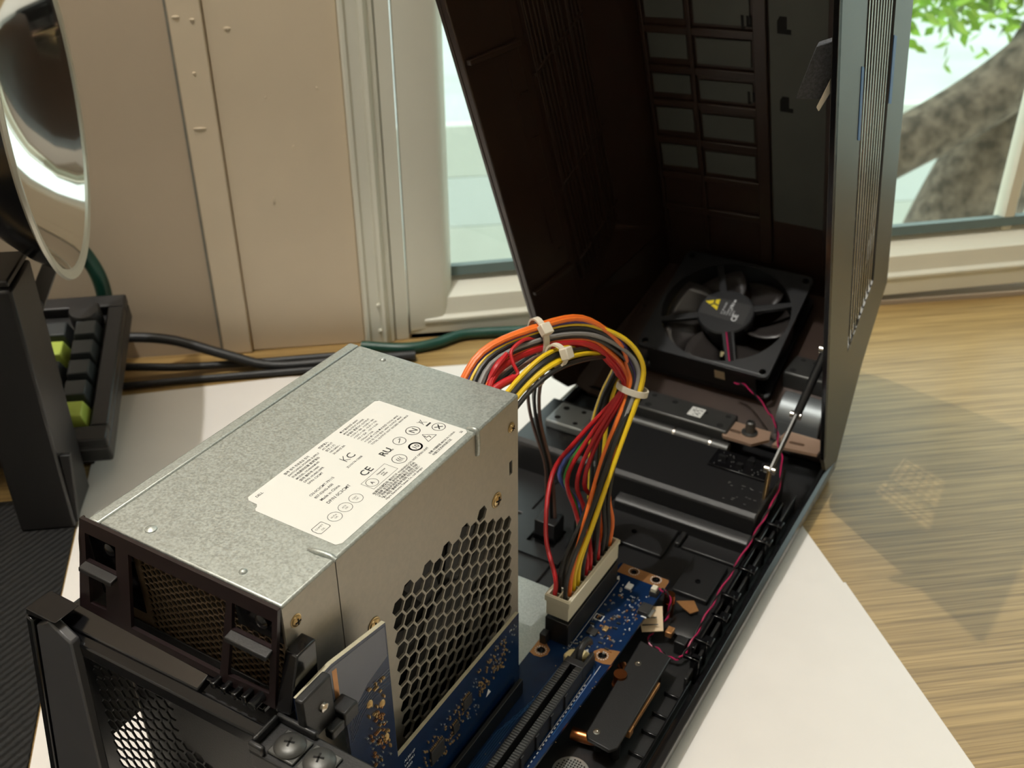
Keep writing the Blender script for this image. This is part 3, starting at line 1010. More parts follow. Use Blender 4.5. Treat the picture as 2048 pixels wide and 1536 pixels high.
# ================================================================== power supply
PD = 142.6
psu = thing('power_supply', 'galvanised steel power supply with white rating label standing in the open case', 'power supply', 'case', (-43, 71, -150))
top = part('top_cover', MB().box(-80.4, 0, -1.6, .3, PD, 0), 'galv', psu, 1.0, seg=3)
part('top_flange', MB().box(-86, -.3, -2.2, -80.9, PD + .2, -.3), 'galv', psu, .7)
# right side with honeycomb intake
hx = []
for i in range(13):
    for j in range(13):
        y = 56.2 + i * 6.42
        z = -45.6 - j * 7.3 - (3.65 if i % 2 else 0) + (3.65 if i % 2 and i < 10 else 0) * 0
        if i in (1, 3, 5, 7, 9) and j == 0:
            z0 = z + 7.3
            if i in (3, 5, 9):
                pass
        if z < -116: continue
        if i >= 11 and z > -56: continue
        if i == 10 and z > -46: continue
        hx.append(hexa(y, z, 3.72))
for y, z in ((56.2 + 6.42 * 9, -41.9), (56.2 + 6.42 * 1, -41.9), (56.2 + 6.42 * 3, -41.9), (56.2 + 6.42 * 5, -41.9), (56.2 + 6.42 * 7, -41.9)):
    hx.append(hexa(y, z, 3.72))
slot = [[(135.6, -29.6), (138, -29.6), (138, -36.4), (135.6, -36.4)]]
mb = plate(MB(), [(26.3, -1.2), (PD, -1.2), (PD, -150), (26.3, -150)], hx + slot, lambda a, b, h: V((-.5 + h, a, b)), .9)
part('side_panel', mb, 'galv_side', psu, smooth=False)
mb = plate(MB(), [(0, -1.2), (25.6, -1.2), (25.6, -150), (0, -150)], [[(4.6, -30), (5.6, -30), (5.6, -37), (4.6, -37)]], lambda a, b, h: V((-.3 + h, a, b)), .9)
part('side_flange', mb, 'galv_side', psu, .2)
part('left_side', MB().box(-86, 0, -150, -85.2, PD, -2.3), 'galv_side', psu)
mb = plate(MB(), [(-85, -2), (-1, -2), (-1, -150), (-85, -150)], [[(-46, -2.8), (-2, -2.8), (-2, -24), (-46, -24)]], lambda a, b, h: V((a, PD - .4 + h, b)), .8)
part('far_side', mb, 'galv_side', psu)
part('bottom', MB().box(-85, .5, -150, -1.2, PD - 1, -149.2), 'galv_side', psu)
part('inner_liner', MB().box(-84, 4, -148, -9, PD - 22, -5), 'dark', psu)  # black box added so the vent holes look dark
mb = MB()
for k in range(7):
    a = R(k * 360 / 7 + 8)
    for s in (0,):
        c = V((-6, 93, -82))
        d = V((0, math.cos(a), math.sin(a)))
        e = V((0, -math.sin(a), math.cos(a)))
        mb.add([c + d * 14 - e * 3, c + d * 14 + e * 5 - V((2, 0, 0)), c + d * 37 + e * 11 - V((2, 0, 0)), c + d * 38 - e * 6], [(0, 1, 2, 3)])
mb.cyl((-8, 93, -82), (-5, 93, -82), 15, n=28)
part('inner_fan', mb, 'chip', psu)
# rear face with fine bronze mesh
hr = []
for i in range(30):
    for j in range(24):
        x = -64 + i * 2.5
        z = -5 - j * 2.9 - (1.45 if i % 2 else 0)
        if -65.5 < x < -3 and z > -60 and not (x > -20 and z > -16.5) and not (x > -21 and -3 < 0 and z > -17):
            hr.append(hexa(x, z, 1.42))
mb = plate(MB(), [(-84.8, -2), (-.9, -2), (-.9, -149), (-84.8, -149)], hr + [[(-83, -20), (-77.5, -20), (-77.5, -31), (-83, -31)]], lambda a, b, h: V((a, 1.2 + h, b)), .7)
part('rear_mesh', mb, 'bronze', psu, smooth=False)
part('rear_plate', MB().box(-84.6, .1, -149, -1, .8, -41.5), 'powder', psu, .2)  # black sheet added to darken what shows through the rear honeycomb
# embossed nibs, pressed tabs and screws
mb = MB()
for x, y, sx in ((-62.4, 6.2, 2.2), (-20.9, 6.0, 1.5), (-63.7, 137, 1.4)):
    mb.lathe([(sx, -.2), (sx * .9, .35), (sx * .5, .8), (0, .95)], (x, y, 0), (0, 0, 1), 14)
part('pressed_nib', mb, 'galv', psu)
for y in (25.2, 111.3):
    mb = MB().tube([(-10, y, -.4), (-7, y, .35), (-2, y + .5, .35), (.5, y + .6, -.6)] if y < 50 else [(-4, y, -.4), (-1.6, y, .5), (.1, y, .1), (.5, y, -3), (.35, y, -9), (-.1, y, -11)], 1.0, 10)
    part('pressed_tab', mb, 'galv', psu)


def small_screw(parent, c, ax, r, m, ang=30):
    c, ax = V(c), V(ax).normalized()
    s = part('screw', MB().lathe([(0, 0), (r * 1.22, 0), (r * 1.22, .3), (r, .35), (r * .95, .8), (r * .55, 1.15), (0, 1.25)], c, ax, 22), m, parent)
    a = ax.orthogonal().normalized()
    b = ax.cross(a)
    mb_ = MB()
    for q in (ang, ang + 90):
        d = a * math.cos(R(q)) + b * math.sin(R(q))
        mb_.obox(c + ax * 1.12, d * r * .62, ax.cross(d) * r * .13, ax * .18)
    part('cross_slot', mb_, 'dark', s)
    return s


small_screw(psu, (0, 125, -42), (1, 0, 0), 2.9, 'brass_screw')
small_screw(psu, (0, 137, -13), (1, 0, 0), 1.9, 'brass_screw', 10)
small_screw(psu, (0, 41.8, -42.5), (1, 0, 0), 2.7, 'brass_screw', 55)
small_screw(psu, (0, 5.2, -10), (1, 0, 0), 2.0, 'brass_screw', 45)
mb = MB().lathe([(1.5, -.3), (1.3, .3), (0, .5)], (0.1, 5.1, -36.5), (1, 0, 0), 12)
part('slot_end', mb, 'brass_screw', psu)

# ---- rating label (text runs along +y, letters upright towards -x)
LZ = .14
lab_out = [(2, 0), (77.6, 0), (79, 1.4), (79, 42.6), (77.6, 44), (4.9, 44), (3.6, 42.6), (3.4, 38.6), (2.4, 37.6), (1.4, 37.4), (.4, 36.4), (.2, 1.4)]


def LB(a, b, h=0.0):
    return V((-2.5 - b, 31 + a, h))


lb = part('label', plate(MB(), lab_out, [], lambda a, b, h: LB(a, b, .07 + h), LZ), 'label', psu, label='white rating label with black print')
ink = MB()


def T(s, a, b, size, off=.025):
    text(ink, s, size, lambda x, y, z: LB(a + x, b + y, LZ + .03), off=off)


def TL(lines, a, b, size, pitch):
    for k, s in enumerate(lines):
        if s: T(s, a, b - k * pitch, size)


T('DELL', 6.2, 41.0, 1.5)
TL(['型号 정격 전원공급 장치', 'SWITCHING POWER SUPPLY', '开关电源供应器 直流输出', 'MODEL: HU460AM-00', '型号 部件号 H460', 'DP/N: HU460-29PR', 'DP/N: C3CMT'], 21.4, 41.4, 1.32, 1.82)
TL(['交流输入', 'AC INPUT', '定格入力', '100-240V~', '50-60HZ 8A'], 40.4, 41.4, 1.3, 1.75)
TL(['最大输出功率 460W', 'MAX OUTPUT POWER', '总输出 直流 DC OUTPUT', '+12VA = 18A  +12VB = 18A', '+12VC = 18A  +3.3V = 17A', '+5V = 25A   -12V = 0.3A', '+5Vaux = 3.0A', '+12VA 和 +12VB 最大功率 TOTAL MAX', '+5V 与 +3.3V 合计 140W OUTPUT MAX', 'TOTAL OUTPUT NOT EXCEED 460W MAX'], 52.6, 41.0, 1.22, 1.66)
T('ZU10174-13008', 36.2, 24.6, 1.3)
T('CN-0C3CMT-79115', 16.2, 25.2, 1.55)
T('857-02HG-A00', 16.2, 22.9, 1.55)
T('Made in China', 16.2, 20.3, 1.75)
T('DP/N 0C3CMT', 16.1, 17.2, 1.95)
TL(['电源供应器警告 请勿打开 WARNING DO NOT OPEN UNIT', '制造商 全汉企业 股份有限公司 中国 苏州', '使用前请阅读说明书 内部高压 危险 勿拆', '输入电压 请参照标签说明 勿超过额定值', 'Hipro Electronics Taiwan Co., Ltd. Jiangsu'], 28.2, 6.8, 1.28, 1.38)
TL(['东莞 中国制造 MADE IN CHINA', '中国江苏苏州市吴江区'], 58.6, 4.0, 1.22, 1.7)
T('50', 76.0, 1.6, 1.5)
T('CE', 35.2, 16.2, 4.6, .06)
# CE, UL-style, round marks
for c, s in (((23.5, 11.1), 'CERT\n OK'), ((17.6, 11.1), 'ATX\n OK'), ((11.7, 10.9), 'Hi-Pot\n OK')):
    plate(ink, circ(c[0], c[1], 2.6, 28), [circ(c[0], c[1], 2.42, 28)], lambda a, b, h: LB(a, b, LZ + .03), .001)
    for k, q in enumerate(s.split('\n')):
        text(ink, q.strip(), 1.05, lambda x, y, z, c=c, k=k: LB(c[0] + x, c[1] + .2 - k * 1.15 + y, LZ + .03), align='CENTER')
rr = [(2.2, 8.9), (6.9, 8.9), (7.3, 9.4), (7.3, 12.9), (6.9, 13.4), (2.2, 13.4), (1.6, 12.2), (1.6, 10.1)]
plate(ink, rr, [[(4.6 + (a - 4.6) * .93, 11.1 + (b - 11.1) * .91) for a, b in rr]], lambda a, b, h: LB(a, b, LZ + .03), .001)
text(ink, 'COMPT', 1.15, lambda x, y, z: LB(4.5 + x, 11.4 + y, LZ + .03), align='CENTER')
text(ink, 'OK', 1.15, lambda x, y, z: LB(4.5 + x, 9.7 + y, LZ + .03), align='CENTER')


def ringm(c, r, w):
    plate(ink, circ(c[0], c[1], r, 30), [circ(c[0], c[1], r - w, 30)], lambda a, b, h: LB(a, b, LZ + .03), .001)


def bar(p, q, w):
    p, q = V((p[0], p[1], 0)), V((q[0], q[1], 0))
    d = (q - p).normalized()
    e = V((-d.y, d.x, 0)) * w / 2
    ink.add([LB(k.x, k.y, LZ + .031) for k in (p - e, q - e, q + e, p + e)], [(0, 1, 2, 3)])


ringm((68.1, 18.5), 2.9, .3); T('N', 66.7, 17.1, 4.0)
ringm((75.3, 11.5), 2.7, .28); bar((74.1, 10.3), (76.5, 12.7), .5); bar((74.1, 12.7), (76.5, 10.3), .5)
ringm((59.9, 11.5), 2.8, .75); T('10', 58.4, 10.4, 3.0, .03)
ringm((59.9, 18.9), 2.6, .25); bar((58.6, 18.2), (61.3, 19.6), .3); bar((60.4, 19.9), (61.3, 19.6), .3)
ringm((50.4, 12.0), 2.9, .25); T('(((', 48.9, 11.1, 2.8, .03)
bar((65, 9.2), (70.4, 9.2), .25); bar((65, 9.2), (67.7, 13.9), .25); bar((70.4, 9.2), (67.7, 13.9), .25)
bar((67.4, 12.8), (67.0, 11.4), .35); bar((67.0, 11.4), (68.4, 11.2), .35); bar((68.4, 11.2), (67.8, 9.9), .35)
bar((73.4, 17.2), (75.8, 20.6), .22); bar((75.8, 17.2), (73.4, 20.6), .22); bar((73.8, 18), (74.2, 20), .25); bar((74.2, 20), (75.4, 20), .25); bar((73.2, 15.9), (76.2, 15.9), .8)
T('RU', 48.6, 17.6, 4.2, .1); T('us', 53.2, 17.4, 1.4)
bar((39.2, 27.4), (39.2, 31), .3); bar((39.2, 29), (41.2, 31), .3); bar((39.2, 29), (41.2, 27.4), .3); T('C', 41.3, 27.3, 4.6)
bx = [(30.8, 8.8), (45.2, 8.8), (45.2, 15), (30.8, 14.7)]
plate(ink, bx, [[(30.95, 8.95), (45.05, 8.95), (45.05, 14.85), (30.95, 14.55)]], lambda a, b, h: LB(a, b, LZ + .03), .001)
ringm((33.7, 11.8), 2.4, .2); T('A', 32.9, 11.0, 2.2); T('Hazardous\n   area\n  within', 38.2, 12.8, 1.1)
part('printed_text', ink, 'ink', lb, smooth=False)

# ================================================================== main board
BZ = -147.0
brd = thing('circuit_board', 'blue main circuit board lying in the case beside the power supply', 'circuit board', 'case', (20, 150, BZ - 1.6))
out = [(1, -6), (42, -6), (42, 226), (40, 228.5), (8, 228.5), (8, 205), (-2, 186), (1, 140)]
mb = plate(MB(), [(3, 30), (36, 30), (40.5, 170), (41, 227), (40, 228.5), (13, 228.5), (3, 185)], [circ(34.2, 163.3, 1.7, 16), circ(7.2, 151.5, 1.7, 16), circ(21.8, 225.2, 1.5, 16), circ(34.3, 225.2, 1.7, 16)],
           lambda a, b, h: V((a, b, BZ - .8 + h)), 1.6)
part('board', mb, 'pcb', brd)
pads = [[(14, 228.3), (40, 228.3), (40.8, 227), (40.8, 220.5), (14, 220.8)],
        [(40.3, 160), (40.4, 170), (37, 169), (31.5, 167.2), (29.4, 164), (29.8, 160.6), (32.8, 158.6), (37, 158.8)],
        [(3.1, 150.5), (3.1, 158), (7.5, 156.8), (11, 154), (11.4, 150.4), (9.4, 147.6), (6, 147), (3.1, 148)]]
hs = [[circ(21.8, 225.2, 1.5, 16), circ(34.3, 225.2, 1.7, 16)], [circ(34.2, 163.3, 1.7, 16)], [circ(7.2, 151.5, 1.7, 16)]]
for p_, h_ in zip(pads, hs):
    part('copper_pad', plate(MB(), p_, h_, lambda a, b, h: V((a, b, BZ + .05 + h)), .08), 'copper', brd)
mb = MB()
for (x, y) in ((21.8, 225.2), (34.3, 225.2), (34.2, 163.3), (7.2, 151.5)):
    for k in range(14):
        a = 6.28318 * k / 14
        c = V((x + 2.7 * math.cos(a), y + 2.7 * math.sin(a), BZ + .1))
        mb.lathe([(.34, 0), (.3, .08), (0, .1)], c, (0, 0, 1), 6)
part('via_ring', mb, 'silk', brd, kind='stuff')
for (x, y) in ((21.8, 225.2), (34.3, 225.2), (34.2, 163.3), (7.2, 151.5)):
    part('screw_hole', MB().lathe([(2.1, .12), (1.7, .25), (1.5, -.4), (0, -.6)], (x, y, BZ), (0, 0, 1), 18), 'black_gloss', brd)
# power header: black socket under the white plug
mb = MB().box(4.6, 160, BZ, 17.2, 214.5, BZ + 13.5)
hd = part('power_header', mb, 'black_abs', brd, .4)
part('header_latch', MB().box(4, 155.5, BZ, 7.5, 160, BZ + 6), 'black_abs', hd, .4)
# slot
sl = part('expansion_slot', MB().box(24, 52, BZ, 27.6, 143, BZ + 9.5).box(30.4, 52, BZ, 34, 143, BZ + 9.5).box(24, 143, BZ, 34, 147, BZ + 9.5).box(27.5, 52, BZ, 30.5, 143, BZ + 3), 'black_abs', brd, .3)
mb = MB()
for k in range(60):
    y = 54 + k * 1.45
    mb.box(24.5, y, BZ + 9.4, 27.5, y + .75, BZ + 9.75).box(30.5, y, BZ + 9.4, 33.5, y + .75, BZ + 9.75)
part('contact', mb, 'zinc_dark', sl, kind='stuff')
for k in range(6):
    part('slot_rib', MB().box(34, 60 + k * 13, BZ, 34.8, 62.4 + k * 13, BZ + 8.6), 'black_abs', sl, .2)
mb = MB().box(24.4, 146.5, BZ, 26.4, 156, BZ + 8).box(31.6, 146.5, BZ, 33.6, 156, BZ + 8).box(24.4, 154.5, BZ, 33.6, 157, BZ + 5)
lt = part('slot_latch', mb, 'black_abs', sl, .5)
mb = MB().tube([(29, 148, BZ + 2), (29, 149, BZ + 11), (29, 152, BZ + 13.5), (29, 157, BZ + 13), (29, 160, BZ + 9)], 1.7, 8)
part('latch_lever', mb, 'black_abs', sl, .2)
mb = MB().extr([(20, 150, BZ + .2), (24, 147.5, BZ + .2), (30, 153, BZ + .2), (31, 157, BZ + .2), (26, 158, BZ + .2), (21, 154.5, BZ + .2)], (0, 0, 5.5))
part('slot_sponge', mb, 'cream', brd, .9)
# riser socket
part('riser_socket', MB().box(5.6, 24, BZ, 8.2, 124, BZ + 9).box(11.4, 24, BZ, 13.4, 124, BZ + 9).box(8.1, 24, BZ, 11.5, 124, BZ + 2), 'black_abs', brd, .3)
# parts soldered to the board
random.seed(21)


def comps(name, m, n, reg, sz, h):
    mb_ = MB()
    for i in range(n):
        x, y = random.uniform(reg[0], reg[2]), random.uniform(reg[1], reg[3])
        w, l = (sz, sz * .5) if random.random() < .5 else (sz * .5, sz)
        w *= random.uniform(.7, 1.3)
        mb_.box(x, y, BZ, x + w, y + l, BZ + h * random.uniform(.7, 1.2))
    return part(name, mb_, m, brd, kind='stuff')


comps('small_part', 'tin', 46, (19, 164, 38, 212), 1.1, .5)
comps('small_part', 'copper', 26, (19, 164, 38, 206), 1.2, .6)
comps('small_part', 'silk', 26, (19, 166, 38, 216), .8, .35)
comps('small_part', 'chip', 14, (19, 166, 37, 210), 1.8, .7)
comps('small_part', 'tin', 24, (14, 158, 26, 166), .9, .4)
comps('small_part', 'gold', 40, (16, 60, 40, 150), .5, .12)
for (x, y, w, l, m_, h, nm) in ((20.6, 172.5, 5, 4.4, 'chip', 1.2, 'chip'), (18.8, 183.5, 4.6, 4.2, 'silk', .06, 'print_frame'), (23, 211, 3.4, 4.2, 'silk', 1.0, 'fuse'), (36.4, 197.5, 5.4, 7, 'chip', 2.6, 'transistor'), (36, 212.5, 4, 5, 'chip', 3.0, 'fan_header'), (26.6, 178, 2.4, 3.4, 'gold', 1.0, 'inductor')):
    o = part(nm, MB().box(x, y, BZ, x + w, y + l, BZ + h), m_, brd, .2)
    if nm == 'print_frame':
        part('print_inset', MB().box(x + .5, y + .5, BZ, x + w - .5, y + l - .5, BZ + .09), 'pcb', o)
        part('chip', MB().box(x + 1.6, y + 1.2, BZ, x + w - 1.6, y + l - 1.2, BZ + .6), 'copper', o)
    if nm == 'transistor':
        mb = MB()
        for k in range(3):
            mb.box(x - .7, y + .8 + k * 2.1, BZ, x, y + 1.8 + k * 2.1, BZ + .5)
        mb.box(x + w, y + .6, BZ, x + w + 1.4, y + l - .6, BZ + .5)
        part('pin', mb, 'tin', o)
    if nm == 'fan_header':
        part('fan_plug', MB().box(x + .6, y + .2, BZ + 3.0, x + 3.4, y + 3.6, BZ + 5.2), 'nylon', o, .2)
mb = MB()
for (x, y, s) in ((26.4, 162, 2.6), (16.5, 216.5, 2.8), (40.2, 197.8, 2.8), (36.3, 218.4, 2.2)):
    mb.add([(x - s * .6, y - s * .4, BZ + .07), (x + s * .6, y - s * .4, BZ + .07), (x, y + s * .7, BZ + .07)], [(0, 1, 2)])
mb.box(18.0, 160, BZ, 18.2, 215, BZ + .06)
mb.box(34.9, 100, BZ, 35.05, 150, BZ + .06).box(36.3, 132, BZ, 36.5, 157, BZ + .06)
for k in range(34):
    mb.box(35.4, 56 + k * 2.6, BZ, 35.8, 57.2 + k * 2.6, BZ + .06)
for s, x, y in (('C107', 27, 190), ('R22', 31, 200), ('Q3', 27.5, 204), ('J5', 37, 176), ('U4', 20, 178.5), ('PR18', 28, 207), ('C31', 33, 190)):
    text(mb, s, 1.3, lambda a, b, z, x=x, y=y: V((x + a, y + b, BZ + .07)))
part('silkscreen', mb, 'silk', brd, smooth=False)
mb = MB()
for k in range(5):
    mb.tube([(14.6 + k * 1.0, 60, BZ), (14.6 + k * 1.0, 100 + k * 5, BZ), (19 + k * 1.0, 112 + k * 5, BZ), (20 + k * .6, 146 + k, BZ)], .14, 4, 1, False)
mb.tube([(36.5, 110, BZ), (36.5, 150, BZ), (33, 157, BZ), (28, 159, BZ)], .14, 4, 1, False)
MT['trace'] = mat('traced_copper_under_mask', (34, 88, 140), .3)
part('trace', mb, 'trace', brd)

# ================================================================== riser card
CX = 10.0
rc = thing('riser_card', 'blue riser card standing upright against the power supply side, with a stepped top edge', 'circuit board', 'case', (CX, 60, -140))
prof = [(-8.4, -27), (8, -26.4), (36.2, -31.7), (36.6, -100.6), (126, -100.6), (126, -143), (14, -143), (11.5, -49), (-8.4, -45)]
part('board', plate(MB(), prof, [circ(31, -38, .8, 12)], lambda a, b, h: V((CX - .8 + h, a, b)), 1.58), 'pcb', rc)
mb = MB()
for a, b in zip(prof[:4], prof[1:5]):
    p, q = V((0, a[0], a[1])), V((0, b[0], b[1]))
    d = (q - p).normalized()
    nn = V((0, -d.z, d.y))
    if nn.z < 0 and abs(nn.z) > .3: nn = -nn
    if abs(nn.z) <= .3: nn = V((0, 1, 0))
    mb.add([p + V((CX - 1.6, 0, 0)) + nn * .05, q + V((CX - 1.6, 0, 0)) + nn * .05, q + V((CX, 0, 0)) + nn * .05, p + V((CX, 0, 0)) + nn * .05], [(0, 1, 2, 3)])
part('raw_edge', mb, 'pcb_edge', rc, smooth=False)
MT['grey_mask'] = mat('greyed_mask', (104, 108, 122), .3, var=.05, vscale=60)
part('bare_area', MB().extr([(CX + .02, -8.2, -28.5), (CX + .02, 8, -28), (CX + .02, 35.4, -33), (CX + .02, 35.6, -47), (CX + .02, 24, -50), (CX + .02, 12.4, -58), (CX + .02, 12, -48.5), (CX + .02, -8.2, -44.6)], (.05, 0, 0)), 'grey_mask', rc)  # grey sheen of the solder mask, painted as a patch
part('copper_strip', MB().extr([(CX + .08, 7.8, -29.4), (CX + .08, 10, -29.8), (CX + .08, 10, -44), (CX + .08, 7.8, -43)], (.05, 0, 0)), 'copper', rc)
random.seed(33)


def ccomps(name, m, n, reg, sz, h):
    mb_ = MB()
    for i in range(n):
        y, z = random.uniform(reg[0], reg[2]), random.uniform(reg[1], reg[3])
        w, l = (sz, sz * .5) if random.random() < .5 else (sz * .5, sz)
        mb_.box(CX, y, z, CX + h, y + w, z + l)
    return part(name, mb_, m, rc, kind='stuff')


ccomps('small_part', 'gold', 70, (92, -122, 116, -106), 1.0, .5)
ccomps('small_part', 'tin', 30, (100, -118, 124, -104), .8, .4)
ccomps('small_part', 'gold', 60, (46, -130, 84, -112), 1.0, .5)
ccomps('small_part', 'tin', 40, (60, -130, 92, -108), .7, .4)
ccomps('small_part', 'gold', 28, (22, -94, 34, -52), 1.2, .8)
ccomps('small_part', 'copper', 24, (20, -92, 30, -66), 1.2, .8)
ccomps('small_part', 'tin', 30, (20, -96, 32, -70), .8, .6)
for (y, z, w, l) in ((56, -126, 9, 8), (80, -118, 6, 6), (72, -124, 4, 5)):
    c = part('chip', MB().box(CX, y, z, CX + 1.1, y + w, z + l), 'chip', rc, .2)
    mb = MB()
    for k in range(int(w / .9)):
        mb.box(CX, y + .3 + k * .9, z - .8, CX + .4, y + .7 + k * .9, z).box(CX, y + .3 + k * .9, z + l, CX + .4, y + .7 + k * .9, z + l + .8)
    part('pin', mb, 'gold', c)
for (y, z) in ((30.5, -66), (31, -84), (24, -60)):
    part('solder_joint', MB().lathe([(1.7, 0), (1.4, .5), (.5, 1.0), (0, 1.1)], (CX, y, z), (1, 0, 0), 12), 'gold', rc)
mb = MB()
for s, y, z in (('ALB810P', 40, -107.5), ('LA-9361', 40, -110), ('B1030', 40, -112.4), ('F1', 118, -106)):
    text(mb, s, 1.9, lambda a, b, w, y=y, z=z: V((CX + .06, y + a, z + b)))
mb.add([(CX + .06, 98, -127), (CX + .06, 102, -127), (CX + .06, 100, -123.6)], [(0, 1, 2)])
part('silkscreen', mb, 'silk', rc, smooth=False)
mb = MB()
for k in range(6):
    mb.tube([(CX + .02, 13, -62 - k * 1.4), (CX + .02, 16 + k * .8, -55 - k * 1.4), (CX + .02, 26, -52.5 - k * 1.4), (CX + .02, 36, -53.5 - k * 1.4)], .16, 4, 1, False)
part('trace', mb, 'grey_mask', rc)

# ================================================================== case fan
FU = 21.0
fan = thing('case_fan', 'black square case fan with a yellow warning label in the lid', 'fan', 'case', tuple(L(-19, 77, FU - 25)))
FX, FN, FH = -19.0, 77.0, 46.0
sq = []
for sx, sy in ((-1, -1), (1, -1), (1, 1), (-1, 1)):
    for k in range(4):
        a0 = math.atan2(sy, sx) + R(-45 + 30 * k)
        sq.append((FX + sx * 42 + 4 * math.cos(a0), FN + sy * 42 + 4 * math.sin(a0)))
bore = circ(FX, FN, 43.4, 56)
hc = [circ(FX + sx * 41.3, FN + sy * 41.3, 2.3, 14) for sx in (-1, 1) for sy in (-1, 1)]
for h0, nm in ((FU - 1.6, 'front_frame'), (FU - 23.4, 'back_frame')):
    part(nm, plate(MB(), sq, [bore] + hc, lambda a, b, h: L(a, b, h0 + h), 3.2), 'black_abs', fan, .3)
mb = MB()
wall_ = [(43.4, 0), (44.6, 0), (44.6, -19), (43.4, -19)]
mb.lathe(wall_, L(FX, FN, FU - 3), L(0, 0, 1) - L(0, 0, 0), 56, True)
part('duct', mb, 'black_abs', fan)
for sgn in (-1, 1):
    part('frame_side', MB().extr([L(FX - 38, FN + sgn * 45.8, FU - 3), L(FX + 38, FN + sgn * 45.8, FU - 3), L(FX + 38, FN + sgn * 45.8, FU - 22), L(FX - 38, FN + sgn * 45.8, FU - 22)], (L(0, 1, 0) - L(0, 0, 0)) * (-sgn)), 'black_abs', fan)
hub = part('hub', MB().lathe([(0, -.6), (18.5, -.6), (19.5, -1.4), (19.5, -5), (0, -5)], L(FX, FN, FU), L(0, 0, 1) - L(0, 0, 0), 40), 'black_abs', fan)
for a in (20, 110, 200, 290):
    d = V((math.cos(R(a + 6)), math.sin(R(a + 6))))
    e = V((-d.y, d.x))
    w0 = 2.6 if a != 290 else 4.2
    pts = [V((FX, FN)) + d * 17 + e * w0, V((FX, FN)) + d * 44.5 + e * w0 * .8, V((FX, FN)) + d * 44.5 - e * w0 * .8, V((FX, FN)) + d * 17 - e * w0]
    part('strut', MB().extr([L(p.x, p.y, FU - .8) for p in pts], L(0, 0, -3) - L(0, 0, 0)), 'black_abs', fan, .3)
MT['blade'] = mat('smoked_blade', (52, 48, 46), .35)
for k in range(7):
    a0 = 6.28318 * k / 7
    mb = MB()
    vs_, fs_ = [], []
    for i in range(6):
        rr_ = 18 + i * 4.9
        sw = a0 + .012 * i * i
        for j in range(5):
            t_ = j / 4
            ang = sw + (t_ - .5) * .78
            z = FU - 8 - 11 * t_ + .5 * i
            vs_.append(L(FX + rr_ * math.cos(ang), FN + rr_ * math.sin(ang), z))
    for i in range(5):
        for j in range(4):
            fs_.append((i * 5 + j, i * 5 + j + 1, i * 5 + j + 6, i * 5 + j + 5))
    o = part('blade', mb.add(vs_, fs_), 'blade', fan)
    s_ = o.modifiers.new('thickness', 'SOLIDIFY')
    s_.thickness = .0012
part('rotor_core', MB().lathe([(0, -6), (18, -6), (18, -22), (0, -22)], L(FX, FN, FU), L(0, 0, 1) - L(0, 0, 0), 36), 'black_abs', fan)
fl_ = part('hub_label', MB().extr([L(FX - 17, FN - 6, FU - .55), L(FX + 15, FN - 8, FU - .55), L(FX + 15, FN + 10, FU - .55), L(FX - 17, FN + 10, FU - .55)], L(0, 0, .1) - L(0, 0, 0)), 'chip', hub)
tri = [(-17, 4.5), (-7, 9.5), (-5.5, -1.5)]
part('warning_triangle', MB().extr([L(FX + a, FN + b, FU - .42) for a, b in tri], L(0, 0, .08) - L(0, 0, 0)), 'yellow_tri', hub)
mb = MB()
c_ = V((-9.8, 4.2))
for a in (90, 210, 330):
    d = V((math.cos(R(a + 12)), math.sin(R(a + 12))))
    e = V((-d.y, d.x)) * .55
    q = [c_ - e, c_ + d * 3.4 - e, c_ + d * 3.4 + e, c_ + e]
    mb.add([L(FX + p.x, FN + p.y, FU - .3) for p in q], [(0, 1, 2, 3)])
for a, b in zip(tri, tri[1:] + tri[:1]):
    p, q = V(a), V(b)
    d = (q - p).normalized()
    e = V((-d.y, d.x)) * .3
    mb.add([L(FX + k.x, FN + k.y, FU - .3) for k in (p - e, q - e, q + e, p + e)], [(0, 1, 2, 3)])
part('warning_print', mb, 'ink', hub, smooth=False)
mb = MB()
def FT(s, a, b, size, off=0):
    # text runs towards +n, letters up towards -x
    text(mb, s, size, lambda x, y, z: L(FX + a - y, FN + b + x, FU - .4), off=off)
FT('CE', 9.5, -7, 5.2, .1)
for k, s in enumerate(('DC BRUSHLESS', 'FAN', 'PVA092G12H', '12V 0.40A', 'CHINA')):
    FT(s, -1.5 + k * 1.9, -3, 1.6)
FT('c RU us', 3.4, 3.2, 2.6, .08)
part('hub_print', mb, 'silk', hub, smooth=False)
ws = part('side_sticker', MB().extr([L(FX + 10, FN - 46.05, FU - 5), L(FX + 17, FN - 46.05, FU - 5), L(FX + 17, FN - 46.05, FU - 13), L(FX + 10, FN - 46.05, FU - 13)], L(0, -.15, 0) - L(0, 0, 0)), 'kapton', fan)
# leads on the strut
for k, (c, o_) in enumerate((('pink', 0), ('black', 1.2), ('black', 2.4))):
    d = V((math.cos(R(296)), math.sin(R(296))))
    e = V((-d.y, d.x))
    p0 = V((FX, FN)) + d * 19 + e * (o_ - 1)
    p1 = V((FX, FN)) + d * 44 + e * (o_ - 1)
    part('lead', MB().tube([L(p0.x, p0.y, FU - .2), L((p0.x + p1.x) / 2, (p0.y + p1.y) / 2, FU + .2), L(p1.x, p1.y, FU - .2)], .55, 6), 'w_' + c, fan)

